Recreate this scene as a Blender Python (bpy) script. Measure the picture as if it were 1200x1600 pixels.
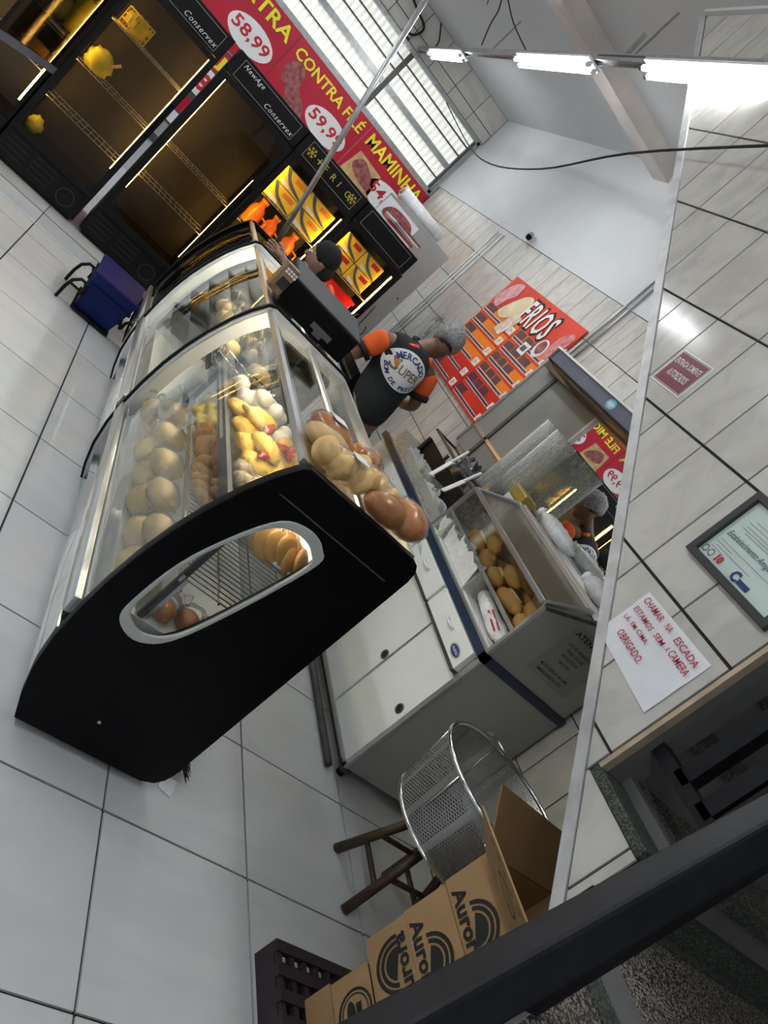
import bpy, bmesh, math, random
from mathutils import Vector, Matrix, noise
from mathutils.bvhtree import BVHTree
random.seed(7)
S = bpy.context.scene
COL = S.collection
for o in list(bpy.data.objects): bpy.data.objects.remove(o)

# ------------------------------------------------------------------ camera, world, exposure
F_PX = 1215.53
CAM_Z = 1.739
RX = Vector((0.64286996, -0.18660517, 0.74289752))
RY = Vector((0.58232839, -0.51099927, -0.63227635))
RZ = Vector((0.49760613, 0.83908179, -0.2198406))
cd = bpy.data.cameras.new('camera')
cam = bpy.data.objects.new('camera', cd); COL.objects.link(cam)
cd.sensor_fit = 'VERTICAL'; cd.sensor_height = 36.0; cd.lens = F_PX * 36.0 / 1600.0
cd.clip_start = 0.05; cd.clip_end = 100
m = Matrix.Identity(4)
for i in range(3):
    m[i][0] = RX[i]; m[i][1] = -RY[i]; m[i][2] = -RZ[i]
m.translation = (0, 0, CAM_Z)
cam.matrix_world = m
S.camera = cam
W = bpy.data.worlds.new('world'); S.world = W; W.use_nodes = True
W.node_tree.nodes['Background'].inputs[0].default_value = (0.93, 0.97, 1.0, 1)
W.node_tree.nodes['Background'].inputs[1].default_value = 0.22
S.view_settings.view_transform = 'Standard'; S.view_settings.look = 'None'
S.view_settings.exposure = 1.12; S.view_settings.gamma = 1.0
S.view_settings.use_curve_mapping = False
TUBE_E = 24.0        # fluorescent tubes
WIN_E = .27         # daylight through the corrugated panes
LED_E = 20.0         # warm fridge strips

# ------------------------------------------------------------------ materials
MATS = {}
def mat(name, col=(.5,.5,.5), rough=.5, metal=0, var=0.0, scale=6.0, bump=0.0, bscale=40.0, emit=None, estr=0, spec=.5, coat=0, rnd=0.0, trans=0, sss=0, alpha=1, sheen=0, stretch=(1,1,1), col2=None):
    if name in MATS: return MATS[name]
    m = bpy.data.materials.new(name); m.use_nodes = True
    nt = m.node_tree; N = nt.nodes; L = nt.links
    b = N['Principled BSDF']
    b.inputs['Roughness'].default_value = rough; b.inputs['Metallic'].default_value = metal
    b.inputs['Specular IOR Level'].default_value = spec
    b.inputs['Coat Weight'].default_value = coat
    b.inputs['Transmission Weight'].default_value = trans
    b.inputs['Subsurface Weight'].default_value = sss
    if sss: b.inputs['Subsurface Radius'].default_value = (.01,.005,.003)
    b.inputs['Alpha'].default_value = alpha
    b.inputs['Sheen Weight'].default_value = sheen
    tc = N.new('ShaderNodeTexCoord'); mp = N.new('ShaderNodeMapping'); mp.inputs['Scale'].default_value = stretch
    L.new(tc.outputs['Object'], mp.inputs['Vector'])
    nz = N.new('ShaderNodeTexNoise'); nz.inputs['Scale'].default_value = scale; nz.inputs['Detail'].default_value = 5
    L.new(mp.outputs['Vector'], nz.inputs['Vector'])
    rp = N.new('ShaderNodeValToRGB')
    c = Vector(col); lo = c * (1 - var); hi = c * (1 + var)
    if col2: hi = Vector(col2); lo = c
    rp.color_ramp.elements[0].position = .3; rp.color_ramp.elements[1].position = .72
    rp.color_ramp.elements[0].color = (*lo, 1); rp.color_ramp.elements[1].color = (*[min(1, x) for x in hi], 1)
    L.new(nz.outputs['Fac'], rp.inputs['Fac'])
    out = rp.outputs['Color']
    if rnd:
        oi = N.new('ShaderNodeObjectInfo'); mr = N.new('ShaderNodeMapRange')
        mr.inputs['To Min'].default_value = 1 - rnd; mr.inputs['To Max'].default_value = 1 + rnd * .5
        L.new(oi.outputs['Random'], mr.inputs['Value'])
        hs = N.new('ShaderNodeHueSaturation'); L.new(mr.outputs['Result'], hs.inputs['Value']); L.new(out, hs.inputs['Color'])
        out = hs.outputs['Color']
    L.new(out, b.inputs['Base Color'])
    if bump:
        n2 = N.new('ShaderNodeTexNoise'); n2.inputs['Scale'].default_value = bscale; n2.inputs['Detail'].default_value = 4
        L.new(mp.outputs['Vector'], n2.inputs['Vector'])
        bp = N.new('ShaderNodeBump'); bp.inputs['Strength'].default_value = bump; bp.inputs['Distance'].default_value = .01
        L.new(n2.outputs['Fac'], bp.inputs['Height']); L.new(bp.outputs['Normal'], b.inputs['Normal'])
    if emit:
        b.inputs['Emission Color'].default_value = (*emit, 1); b.inputs['Emission Strength'].default_value = estr
    MATS[name] = m
    return m
def glassmat(name, tint=(1,1,1), refl=.09, rough=.02, haze=0.0, hazecol=(.8,.8,.8)):
    m = bpy.data.materials.new(name); m.use_nodes = True
    nt = m.node_tree; N = nt.nodes; L = nt.links
    for n in list(N): N.remove(n)
    o = N.new('ShaderNodeOutputMaterial'); t = N.new('ShaderNodeBsdfTransparent'); t.inputs[0].default_value = (*tint, 1)
    g = N.new('ShaderNodeBsdfGlossy'); g.inputs['Roughness'].default_value = rough
    f = N.new('ShaderNodeLayerWeight'); f.inputs['Blend'].default_value = .25
    mr = N.new('ShaderNodeMapRange'); mr.inputs['To Min'].default_value = refl; mr.inputs['To Max'].default_value = .55
    L.new(f.outputs['Fresnel'], mr.inputs['Value'])
    mx = N.new('ShaderNodeMixShader'); L.new(mr.outputs['Result'], mx.inputs[0])
    src = t
    if haze:
        d = N.new('ShaderNodeBsdfDiffuse'); d.inputs[0].default_value = (*hazecol, 1)
        m2 = N.new('ShaderNodeMixShader'); 
        nz = N.new('ShaderNodeTexNoise'); nz.inputs['Scale'].default_value = 25; nz.inputs['Detail'].default_value = 5
        m3 = N.new('ShaderNodeMapRange'); m3.inputs['To Min'].default_value = 0; m3.inputs['To Max'].default_value = haze * 2
        L.new(nz.outputs['Fac'], m3.inputs['Value']); L.new(m3.outputs['Result'], m2.inputs[0])
        L.new(t.outputs[0], m2.inputs[1]); L.new(d.outputs[0], m2.inputs[2]); src = m2
    L.new(src.outputs[0], mx.inputs[1]); L.new(g.outputs[0], mx.inputs[2]); L.new(mx.outputs[0], o.inputs[0])
    MATS[name] = m
    return m
def terrazzo(name, base, chip, sc=90):
    m = mat(name, base, .6, spec=.25); nt = m.node_tree; N = nt.nodes; L = nt.links; b = N['Principled BSDF']
    tc = N.new('ShaderNodeTexCoord'); v = N.new('ShaderNodeTexVoronoi'); v.inputs['Scale'].default_value = sc
    L.new(tc.outputs['Object'], v.inputs['Vector'])
    r = N.new('ShaderNodeValToRGB'); r.color_ramp.interpolation = 'CONSTANT'
    r.color_ramp.elements[0].color = (*base, 1); r.color_ramp.elements[1].position = .62; r.color_ramp.elements[1].color = (*chip, 1)
    s = N.new('ShaderNodeSeparateColor'); L.new(v.outputs['Color'], s.inputs[0]); L.new(s.outputs[0], r.inputs['Fac'])
    L.new(r.outputs['Color'], b.inputs['Base Color'])
    return m
def marble(name, base, vein, rough, sc=2.2, rnd=.04):
    m = mat(name, base, rough, rnd=rnd); nt = m.node_tree; N = nt.nodes; L = nt.links; b = N['Principled BSDF']
    tc = N.new('ShaderNodeTexCoord'); oi = N.new('ShaderNodeObjectInfo')
    ad = N.new('ShaderNodeVectorMath'); ad.operation = 'ADD'
    cb = N.new('ShaderNodeCombineXYZ'); mu = N.new('ShaderNodeMath'); mu.operation = 'MULTIPLY'; mu.inputs[1].default_value = 37
    L.new(oi.outputs['Random'], mu.inputs[0])
    for k in range(3): L.new(mu.outputs[0], cb.inputs[k])
    L.new(tc.outputs['Object'], ad.inputs[0]); L.new(cb.outputs[0], ad.inputs[1])
    mp = N.new('ShaderNodeMapping'); mp.inputs['Rotation'].default_value = (.5, .3, .6); mp.inputs['Scale'].default_value = (1, 4, 2.5)
    L.new(ad.outputs[0], mp.inputs['Vector'])
    nz = N.new('ShaderNodeTexNoise'); nz.inputs['Scale'].default_value = sc; nz.inputs['Detail'].default_value = 7; nz.inputs['Distortion'].default_value = .8
    L.new(mp.outputs[0], nz.inputs['Vector'])
    r = N.new('ShaderNodeValToRGB'); r.color_ramp.elements[0].position = .38; r.color_ramp.elements[1].position = .58
    r.color_ramp.elements[0].color = (*vein, 1); r.color_ramp.elements[1].color = (*base, 1)
    L.new(nz.outputs['Fac'], r.inputs['Fac'])
    old = [l for l in L if l.to_socket == b.inputs['Base Color']][0].from_node
    L.new(r.outputs['Color'], old.inputs['Color'])
    return m
floor_tile = marble('floor_porcelain', (.66,.675,.68), (.62,.635,.64), .24, 1.5, .03)
wall_tile = marble('wall_ceramic', (.56,.54,.495), (.48,.46,.42), .13, 2.2, .05)
grout = mat('dark_grout', (.035,.032,.03), .9, var=.3, scale=30)
plaster = mat('white_plaster', (.56,.575,.58), .85, var=.04, scale=2, bump=.05)
plaster_grey = mat('grey_cement_render', (.12,.12,.115), .8, var=.15, scale=5, bump=.1)
ceilm = mat('ceiling_paint', (.56,.575,.585), .8, var=.03, scale=1.5)
beam_m = mat('painted_steel_beam', (.62,.56,.52), .5, var=.12, scale=4)
alu = mat('brushed_aluminium', (.62,.63,.64), .32, .85, var=.08, scale=30, stretch=(1,.1,1))
alu_old = mat('worn_aluminium_trim', (.60,.60,.60), .42, .55, var=.16, scale=14, bump=.1)
steel = mat('stainless_steel', (.62,.62,.61), .25, .95, var=.08, scale=8)
chrome = mat('polished_steel', (.75,.75,.75), .1, 1)
galv = mat('galvanised_steel', (.42,.43,.43), .4, .8, var=.15, scale=20)
dark_metal = mat('dark_steel', (.09,.09,.09), .5, .4, var=.2, scale=15)
blackg = mat('black_gloss_paint', (.0025,.0025,.0035), .45, var=.2, scale=4, spec=.12)
blackp = mat('black_plastic', (.006,.006,.0065), .5, var=.2, scale=10, spec=.2)
black_rub = mat('black_rubber', (.01,.01,.01), .8)
rail_m = mat('black_enamel_rail', (.007,.0075,.010), .55, var=.35, scale=30, bump=.08, bscale=120, spec=.25)
white_lam = mat('white_laminate', (.80,.82,.82), .28, var=.02, scale=3)
grey_lam = mat('grey_laminate', (.36,.36,.345), .45, var=.05, scale=3)
white_pl = mat('white_plastic', (.78,.79,.79), .35, var=.03)
navy = mat('navy_edge_band', (.02,.032,.07), .4, var=.1)
slate = mat('slate_blue_paint', (.085,.105,.15), .5, var=.1, scale=8)
glossw = mat('polished_white_steel', (.80,.80,.79), .07, .85, var=.03)
frost = mat('frosted_white_rim', (.46,.48,.46), .4, var=.05)
glass = glassmat('clear_glass', (.98,.99,.99), .0)
glass_case = glassmat('display_glass', (.97,.985,.98), .0, .03)
glass_dark = glassmat('tinted_fridge_glass', (.78,.76,.72), .0, .03)
glass_smoke = glassmat('smoked_glass', (.40,.39,.37), .01)
acryl = glassmat('cloudy_acrylic', (.95,.95,.93), .0, .2, .30, (.80,.80,.75))
plastic_clear = glassmat('clear_plastic_film', (.985,.985,.985), .015, .14, .035, (.9,.9,.9))
bag_white = mat('white_plastic_bag', (.82,.82,.83), .32, var=.08, scale=30, bump=.7, bscale=45)
mirror_m = mat('mirror_silver', (.86,.88,.86), .012, 1)
wood_d = mat('dark_worn_wood', (.060,.032,.018), .5, var=.5, scale=9, bump=.2, stretch=(4,4,1))
wood_m = mat('brown_wood_frame', (.10,.058,.03), .5, var=.4, scale=8)
card = mat('corrugated_cardboard', (.40,.245,.115), .8, var=.07, scale=9, bump=.12, bscale=60, rnd=.06)
card_in = mat('cardboard_inside', (.30,.175,.075), .85, var=.07, scale=9)
ink = mat('black_ink', (.015,.014,.013), .7)
crate_m = mat('dark_plum_plastic', (.030,.018,.024), .55, var=.2)
blue_pl = mat('navy_blue_plastic', (.005,.013,.10), .5, var=.12, scale=20, spec=.2)
red_b = mat('banner_red', (.46,.006,.03), .35, var=.05, scale=3)
yellow_t = mat('banner_yellow', (.85,.74,.03), .5)
white_t = mat('print_white', (.80,.80,.79), .5)
red_t = mat('print_red', (.52,.012,.03), .5)
meat = mat('printed_meat', (.16,.015,.02), .5, var=0, scale=18, col2=(.42,.16,.15))
board_w = mat('printed_wood_board', (.55,.36,.16), .5, var=.3, scale=10)
orange_b = mat('sign_orange', (.86,.22,.006), .45, var=.1, scale=2)
vermil = mat('sign_vermilion', (.64,.030,.010), .4, var=.15, scale=2)
navy_t = mat('print_navy', (.015,.03,.16), .5)
slate_t = mat('print_slate_text', (.05,.05,.10), .5, var=.6, scale=60)
gold_t = mat('print_gold', (.55,.42,.06), .5)
grey_t = mat('print_grey', (.35,.34,.33), .5)
orange_t = mat('print_orange', (.75,.22,.02), .5)
sign_bg = mat("crimson_sign_enamel", (.17,.004,.022), .3, var=.05)
paper = mat('white_lined_paper', (.80,.81,.83), .6, var=.04, scale=12, bump=.2, bscale=14)
pen = mat('red_pen_ink', (.45,.01,.05), .6)
cert_bg = mat('certificate_paper', (.55,.66,.60), .4, var=.08, scale=4)
frame_b = mat('charcoal_picture_frame', (.028,.028,.03), .5)
dkblue = mat('certificate_navy', (.02,.03,.09), .4)
green_t = mat('certificate_green', (.18,.42,.16), .5)
teal_t = mat('sticker_teal', (.12,.42,.55), .4)
skin_m = mat('brown_skin', (.20,.095,.055), .55, var=.12, scale=20, sss=.05)
skin_l = mat('tan_skin', (.36,.21,.15), .55, var=.15, scale=25, sss=.05)
shirt_b = mat('black_polo_cotton', (.008,.010,.014), .85, var=.2, scale=30, bump=.15, bscale=12)
shirt_o = mat('orange_polo_cotton', (.80,.115,.014), .8, var=.08, scale=14, bump=.15, bscale=12)
pants_m = mat('black_trousers', (.010,.011,.014), .9, var=.2)
hair_m = mat('black_hair', (.006,.005,.005), .6, bump=.4, bscale=60)
net_m = mat('grey_hairnet', (.27,.27,.27), .8, var=.5, scale=55, bump=.5, bscale=70)
capm = mat('black_cotton_cap', (.006,.006,.007), .9)
bread_m = mat('bread_crust', (.50,.25,.055), .55, scale=5, bump=.15, bscale=22, rnd=.22, col2=(.74,.47,.16))
bread_p = mat('pale_bread_crust', (.62,.42,.16), .6, scale=6, bump=.12, col2=(.78,.62,.34), rnd=.12)
loaf_m = mat('glazed_sweet_loaf', (.34,.105,.016), .28, scale=5, bump=.1, col2=(.56,.24,.05), rnd=.12)
loaf_p = mat('pale_braided_loaf', (.60,.36,.11), .45, scale=8, bump=.2, col2=(.72,.52,.24), rnd=.1)
egg_m = mat('boiled_egg', (.70,.66,.60), .35, var=.06, scale=20)
snack_y = mat('yellow_fried_dough', (.62,.46,.07), .5, scale=9, bump=.3, col2=(.80,.66,.22), rnd=.12)
snack_o = mat('orange_fried_crust', (.46,.17,.025), .55, scale=12, bump=.4, col2=(.66,.32,.06), rnd=.15)
snack_b = mat('brown_fried_crust', (.36,.18,.06), .6, scale=12, bump=.4, col2=(.54,.33,.13), rnd=.15)
cheese_m = mat('melted_cheese_pastry', (.62,.33,.03), .45, scale=14, bump=.9, col2=(.84,.60,.10), rnd=.1)
sauce_m = mat('red_sauce', (.42,.03,.012), .2, bump=.2)
dark_roll = mat('dark_seeded_roll', (.10,.05,.02), .5, scale=60, bump=.6, col2=(.55,.42,.26))
leaf_m = mat('lettuce_leaf', (.38,.36,.012), .55, var=0, scale=14, bump=.7, bscale=25, col2=(.62,.56,.05))
leaf_g = mat('dull_green_vegetable', (.10,.13,.055), .6, scale=10, bump=.6, bscale=18, col2=(.25,.28,.13))
onion_m = mat('brown_paper_bag', (.42,.23,.07), .7, var=.2, scale=12, bump=.4)
pack_y = mat('yellow_pack', (.80,.55,.05), .35, var=.1, scale=14)
pack_w = mat('pack_white', (.78,.76,.66), .4)
pack_o = mat('pack_orange', (.75,.24,.02), .4)
jug_o = mat('orange_drink_jug', (.85,.17,.01), .3, var=.1)
red_pack = mat('red_tray_pack', (.70,.008,.008), .35, var=.1)
granite = terrazzo('green_granite', (.035,.040,.033), (.10,.11,.09), 240)
terra = terrazzo('dark_terrazzo', (.034,.029,.026), (.28,.25,.21), 260)
corr = mat('corrugated_translucent_pane', (.8,.8,.74), .5, emit=(1.0,1.0,.94), estr=WIN_E)
tube_m = mat('fluorescent_tube', (.9,.9,.9), .5, emit=(.93,.97,1.0), estr=TUBE_E)
led_m = mat('warm_led_strip', (.9,.7,.3), .5, emit=(1.0,.56,.13), estr=LED_E)
ledc_m = mat('case_lamp', (.9,.9,.8), .5, emit=(1.0,.90,.66), estr=34)
for n, p in (('corrugated_translucent_pane', WIN_E),):      # horizontal flutes in the pane
    nt = MATS[n].node_tree; N = nt.nodes; L = nt.links; b = N['Principled BSDF']
    tc = N.new('ShaderNodeTexCoord'); wv = N.new('ShaderNodeTexWave'); wv.bands_direction = 'X'; wv.inputs['Scale'].default_value = 4
    L.new(tc.outputs['Object'], wv.inputs['Vector'])
    mr = N.new('ShaderNodeMapRange'); mr.inputs['To Min'].default_value = p * .62; mr.inputs['To Max'].default_value = p * 1.12
    nz = N.new('ShaderNodeTexNoise'); nz.inputs['Scale'].default_value = 1.3; L.new(tc.outputs['Object'], nz.inputs['Vector'])
    ml = N.new('ShaderNodeMath'); ml.operation = 'MULTIPLY'; m4 = N.new('ShaderNodeMapRange')
    m4.inputs['To Min'].default_value = .75; m4.inputs['To Max'].default_value = 1.25
    L.new(nz.outputs['Fac'], m4.inputs['Value']); L.new(wv.outputs['Fac'], mr.inputs['Value'])
    L.new(mr.outputs['Result'], ml.inputs[0]); L.new(m4.outputs['Result'], ml.inputs[1]); L.new(ml.outputs[0], b.inputs['Emission Strength'])
# perforated steel: holes cut by a procedural alpha mask round the drum
perf = mat('perforated_steel', (.36,.36,.355), .35, .85, var=.08)
nt = perf.node_tree; N = nt.nodes; L = nt.links; b = N['Principled BSDF']
tc = N.new('ShaderNodeTexCoord'); sp = N.new('ShaderNodeSeparateXYZ'); L.new(tc.outputs['Object'], sp.inputs[0])
at = N.new('ShaderNodeMath'); at.operation = 'ARCTAN2'; L.new(sp.outputs[1], at.inputs[0]); L.new(sp.outputs[0], at.inputs[1])
def mnode(op, a, v=None, b2=None):
    n = N.new('ShaderNodeMath'); n.operation = op
    if isinstance(a, (int, float)): n.inputs[0].default_value = a
    else: L.new(a, n.inputs[0])
    if v is not None: n.inputs[1].default_value = v
    if b2 is not None: L.new(b2, n.inputs[1])
    return n.outputs[0]
s1 = mnode('SINE', mnode('MULTIPLY', at.outputs[0], 78)); s2 = mnode('SINE', mnode('MULTIPLY', sp.outputs[2], 520))
hole = mnode('GREATER_THAN', mnode('MULTIPLY', s1, None, s2), .22)
band = mnode('GREATER_THAN', mnode('SINE', mnode('MULTIPLY', at.outputs[0], 13)), -.8)
al = mnode('SUBTRACT', 1.0, None, mnode('MULTIPLY', hole, None, band)); L.new(al, b.inputs['Alpha'])

# ------------------------------------------------------------------ geometry helpers
class MB:
    def __init__(s): s.v = []; s.f = []; s.sm = []
    def add(s, vs, fs, smooth=False):
        o = len(s.v); s.v += [Vector(v) for v in vs]
        for f in fs: s.f.append([i + o for i in f]); s.sm.append(smooth)
        return s
    def mm(s, x0, y0, z0, x1, y1, z1):
        vs = [(x, y, z) for x in (x0, x1) for y in (y0, y1) for z in (z0, z1)]
        return s.add(vs, [(0,1,3,2),(4,6,7,5),(0,4,5,1),(2,3,7,6),(0,2,6,4),(1,5,7,3)])
    def box(s, c, sz, M=None):
        c = Vector(c); h = Vector(sz) / 2
        vs = [Vector((a*h.x, b*h.y, d*h.z)) for a in (-1,1) for b in (-1,1) for d in (-1,1)]
        vs = [c + (M @ v if M else v) for v in vs]
        return s.add(vs, [(0,1,3,2),(4,6,7,5),(0,4,5,1),(2,3,7,6),(0,2,6,4),(1,5,7,3)])
    def beam(s, a, b, w, h, up=(0,0,1)):
        a = Vector(a); b = Vector(b); d = (b-a).normalized(); r = d.cross(Vector(up)).normalized(); u = r.cross(d)
        vs = [p + r*i*w/2 + u*j*h/2 for p in (a, b) for i in (-1,1) for j in (-1,1)]
        return s.add(vs, [(0,1,3,2),(4,6,7,5),(0,4,5,1),(2,3,7,6),(0,2,6,4),(1,5,7,3)])
    def cyl(s, a, b, r0, r1=None, n=14, caps=True):
        if r1 is None: r1 = r0
        a = Vector(a); b = Vector(b); d = (b-a).normalized()
        t = Vector((1,0,0)) if abs(d.x) < .8 else Vector((0,1,0))
        u = d.cross(t).normalized(); w = d.cross(u)
        vs = [p + (u*math.cos(2*math.pi*i/n) + w*math.sin(2*math.pi*i/n))*r for p, r in ((a,r0),(b,r1)) for i in range(n)]
        s.add(vs, [(i, (i+1)%n, n+(i+1)%n, n+i) for i in range(n)], True)
        if caps:
            s.add(vs[:n], [list(range(n))[::-1]]); s.add(vs[n:], [list(range(n))])
        return s
    def tube(s, pts, r, n=8, closed=False):
        pts = [Vector(p) for p in pts]; k = len(pts); vs = []; pu = None
        for i, p in enumerate(pts):
            q0 = pts[(i-1) % k] if (closed or i) else p; q1 = pts[(i+1) % k] if (closed or i < k-1) else p
            d = (q1-q0)
            d = d.normalized() if d.length > 1e-9 else Vector((0,0,1))
            if pu is None:
                t = Vector((0,0,1)) if abs(d.z) < .8 else Vector((1,0,0))
                u = d.cross(t).normalized()
            else:
                u = pu - d*pu.dot(d); u = u.normalized() if u.length > 1e-6 else d.orthogonal().normalized()
            pu = u; w = d.cross(u)
            vs += [p + (u*math.cos(2*math.pi*j/n) + w*math.sin(2*math.pi*j/n))*r for j in range(n)]
        fs = []
        for i in range(k if closed else k-1):
            for j in range(n):
                fs.append((i*n+j, i*n+(j+1)%n, ((i+1)%k)*n+(j+1)%n, ((i+1)%k)*n+j))
        s.add(vs, fs, True)
        if not closed: s.add(vs[:n], [list(range(n))]); s.add(vs[-n:], [list(range(n))])
        return s
    def lathe(s, prof, c=(0,0,0), n=24, sx=1, sy=1):
        c = Vector(c); k = len(prof)
        vs = [c + Vector((r*math.cos(2*math.pi*j/n)*sx, r*math.sin(2*math.pi*j/n)*sy, z)) for r, z in prof for j in range(n)]
        fs = [(i*n+j, i*n+(j+1)%n, (i+1)*n+(j+1)%n, (i+1)*n+j) for i in range(k-1) for j in range(n)]
        return s.add(vs, fs, True)
    def prism(s, poly, ax, lo, hi):
        # poly: 2-D points; ax 'x' -> (y,z), 'y' -> (x,z), 'z' -> (x,y)
        def P(p, t):
            return {'x': (t, p[0], p[1]), 'y': (p[0], t, p[1]), 'z': (p[0], p[1], t)}[ax]
        n = len(poly)
        s.add([P(p, lo) for p in poly] + [P(p, hi) for p in poly],
              [list(range(n))[::-1], list(range(n, 2*n))] + [(i, (i+1)%n, n+(i+1)%n, n+i) for i in range(n)])
        return s
    def strip(s, poly, ax, lo, hi, th=.006, smooth=True):
        # open profile extruded along ax with a thickness
        nrm = []
        for i in range(len(poly)):
            a = Vector(poly[max(i-1,0)]); b = Vector(poly[min(i+1,len(poly)-1)]); d = (b-a).normalized(); nrm.append(Vector((d.y, -d.x)))
        inn = [(poly[i][0] - nrm[i].x*th, poly[i][1] - nrm[i].y*th) for i in range(len(poly))]
        loop = list(poly) + inn[::-1]
        def P(p, t):
            return {'x': (t, p[0], p[1]), 'y': (p[0], t, p[1]), 'z': (p[0], p[1], t)}[ax]
        n = len(poly)
        A = [P(p, lo) for p in poly]; B = [P(p, hi) for p in poly]; Ai = [P(p, lo) for p in inn]; Bi = [P(p, hi) for p in inn]
        s.add(A+B, [(i, i+1, n+i+1, n+i) for i in range(n-1)], smooth)
        s.add(Ai+Bi, [(i, n+i, n+i+1, i+1) for i in range(n-1)], smooth)
        s.add(A+Ai, [(i, n+i, n+i+1, i+1) for i in range(n-1)]); s.add(B+Bi, [(i, i+1, n+i+1, n+i) for i in range(n-1)])
        s.add([A[0],B[0],Bi[0],Ai[0]], [(0,1,2,3)]); s.add([A[-1],B[-1],Bi[-1],Ai[-1]], [(0,1,2,3)])
        return s
    def holed(s, outer, inner, ax, lo, hi):
        bm = bmesh.new()
        def P(p, t):
            return {'x': (t, p[0], p[1]), 'y': (p[0], t, p[1]), 'z': (p[0], p[1], t)}[ax]
        es = []
        for lp in (outer, inner):
            vs = [bm.verts.new(P(p, lo)) for p in lp]
            es += [bm.edges.new((vs[i], vs[(i+1) % len(vs)])) for i in range(len(vs))]
        bmesh.ops.triangle_fill(bm, use_beauty=True, use_dissolve=False, edges=es)
        bm.verts.index_update(); vs = [v.co.copy() for v in bm.verts]; fs = [[v.index for v in f.verts] for f in bm.faces]; bm.free()
        i = 'xyz'.index(ax); v2 = []
        for v in vs:
            w = v.copy(); w[i] = hi; v2.append(w)
        s.add(vs, fs); s.add(v2, [f[::-1] for f in fs])
        for lp in (outer, inner):
            n = len(lp); s.add([P(p, lo) for p in lp] + [P(p, hi) for p in lp], [(k, (k+1)%n, n+(k+1)%n, n+k) for k in range(n)], True)
        return s
    def blob(s, c, r, n=12, m_=8, amp=.06, fr=3, seed=0, flat=0, M=None):
        c = Vector(c); vs = []; o = Vector((seed*7.3, seed*3.1, seed*1.7))
        def pt(th, ph):
            d = Vector((math.sin(th)*math.cos(ph), math.sin(th)*math.sin(ph), math.cos(th)))
            k = 1 + amp*noise.noise(d*fr+o)*2
            p = Vector((d.x*r[0]*k, d.y*r[1]*k, d.z*r[2]*k))
            if flat and p.z < -r[2]*flat: p.z = -r[2]*flat
            return c + (M @ p if M else p)
        vs.append(pt(0, 0))
        for i in range(1, m_):
            for j in range(n): vs.append(pt(math.pi*i/m_, 2*math.pi*j/n))
        vs.append(pt(math.pi, 0))
        fs = [(0, 1+j, 1+(j+1)%n) for j in range(n)]
        for i in range(m_-2):
            for j in range(n): fs.append((1+i*n+j, 1+(i+1)*n+j, 1+(i+1)*n+(j+1)%n, 1+i*n+(j+1)%n))
        last = len(vs)-1; b0 = 1+(m_-2)*n
        fs += [(last, b0+(j+1)%n, b0+j) for j in range(n)]
        return s.add(vs, fs, True)
    def mesh(s, name, m=None, off=None):
        me = bpy.data.meshes.new(name)
        vs = [v - off for v in s.v] if off is not None else s.v
        me.from_pydata([tuple(v) for v in vs], [], s.f)
        me.polygons.foreach_set('use_smooth', s.sm)
        bm = bmesh.new(); bm.from_mesh(me); bmesh.ops.remove_doubles(bm, verts=bm.verts, dist=1e-6)
        bmesh.ops.recalc_face_normals(bm, faces=bm.faces); bm.to_mesh(me); bm.free()
        if m: me.materials.append(m)
        me.update(); return me
    def build(s, name, m, parent=None, bevel=0):
        off = wloc(parent) if parent else None
        if off is None:
            lo = [min(v[i] for v in s.v) for i in range(3)]; hi = [max(v[i] for v in s.v) for i in range(3)]
            off = Vector(((lo[0]+hi[0])/2, (lo[1]+hi[1])/2, lo[2]))
            o = bpy.data.objects.new(name, s.mesh(name, m, off)); o.location = off
        else:
            o = bpy.data.objects.new(name, s.mesh(name, m, off)); o.parent = parent
        COL.objects.link(o)
        if bevel:
            bv = o.modifiers.new('bevel', 'BEVEL'); bv.width = bevel; bv.segments = 2; bv.limit_method = 'ANGLE'
        return o
def wloc(o):
    v = Vector((0,0,0))
    while o: v = v + o.location; o = o.parent
    return v
def tag(o, label, cat, group=None, kind=None):
    if label: o['label'] = label
    if cat: o['category'] = cat
    if group: o['group'] = group
    if kind: o['kind'] = kind
    return o
def thing(name, label, cat, loc, group=None):
    o = bpy.data.objects.new(name, None); COL.objects.link(o); o.location = loc; o.empty_display_size = .05
    return tag(o, label, cat, group)
def struct(o): o['kind'] = 'structure'; return o
def inst(name, me, parent=None, loc=(0,0,0), rot=(0,0,0), sc=(1,1,1)):
    o = bpy.data.objects.new(name, me); COL.objects.link(o); o.parent = parent; o.location = loc; o.rotation_euler = rot; o.scale = sc
    return o
def B(): return MB()
def smooth_loop(pts, k=4):
    n = len(pts); out = []
    for i in range(n):
        p0, p1, p2, p3 = [Vector(pts[(i+j) % n]) for j in (-1,0,1,2)]
        for a in range(k):
            t = a/k
            out.append(tuple(.5*((2*p1)+(p2-p0)*t+(2*p0-5*p1+4*p2-p3)*t*t+(3*p1-p0-3*p2+p3)*t**3)))
    return out
def clip(poly, a, b, c):       # keep a*u + b*v >= c
    out = []
    for i in range(len(poly)):
        p = poly[i]; q = poly[(i+1) % len(poly)]
        dp = a*p[0]+b*p[1]-c; dq = a*q[0]+b*q[1]-c
        if dp >= 0: out.append(p)
        if dp*dq < 0:
            t = dp/(dp-dq); out.append((p[0]+(q[0]-p[0])*t, p[1]+(q[1]-p[1])*t))
    return out
def rect(x0, y0, x1, y1): return [(x0,y0),(x1,y0),(x1,y1),(x0,y1)]
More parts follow.
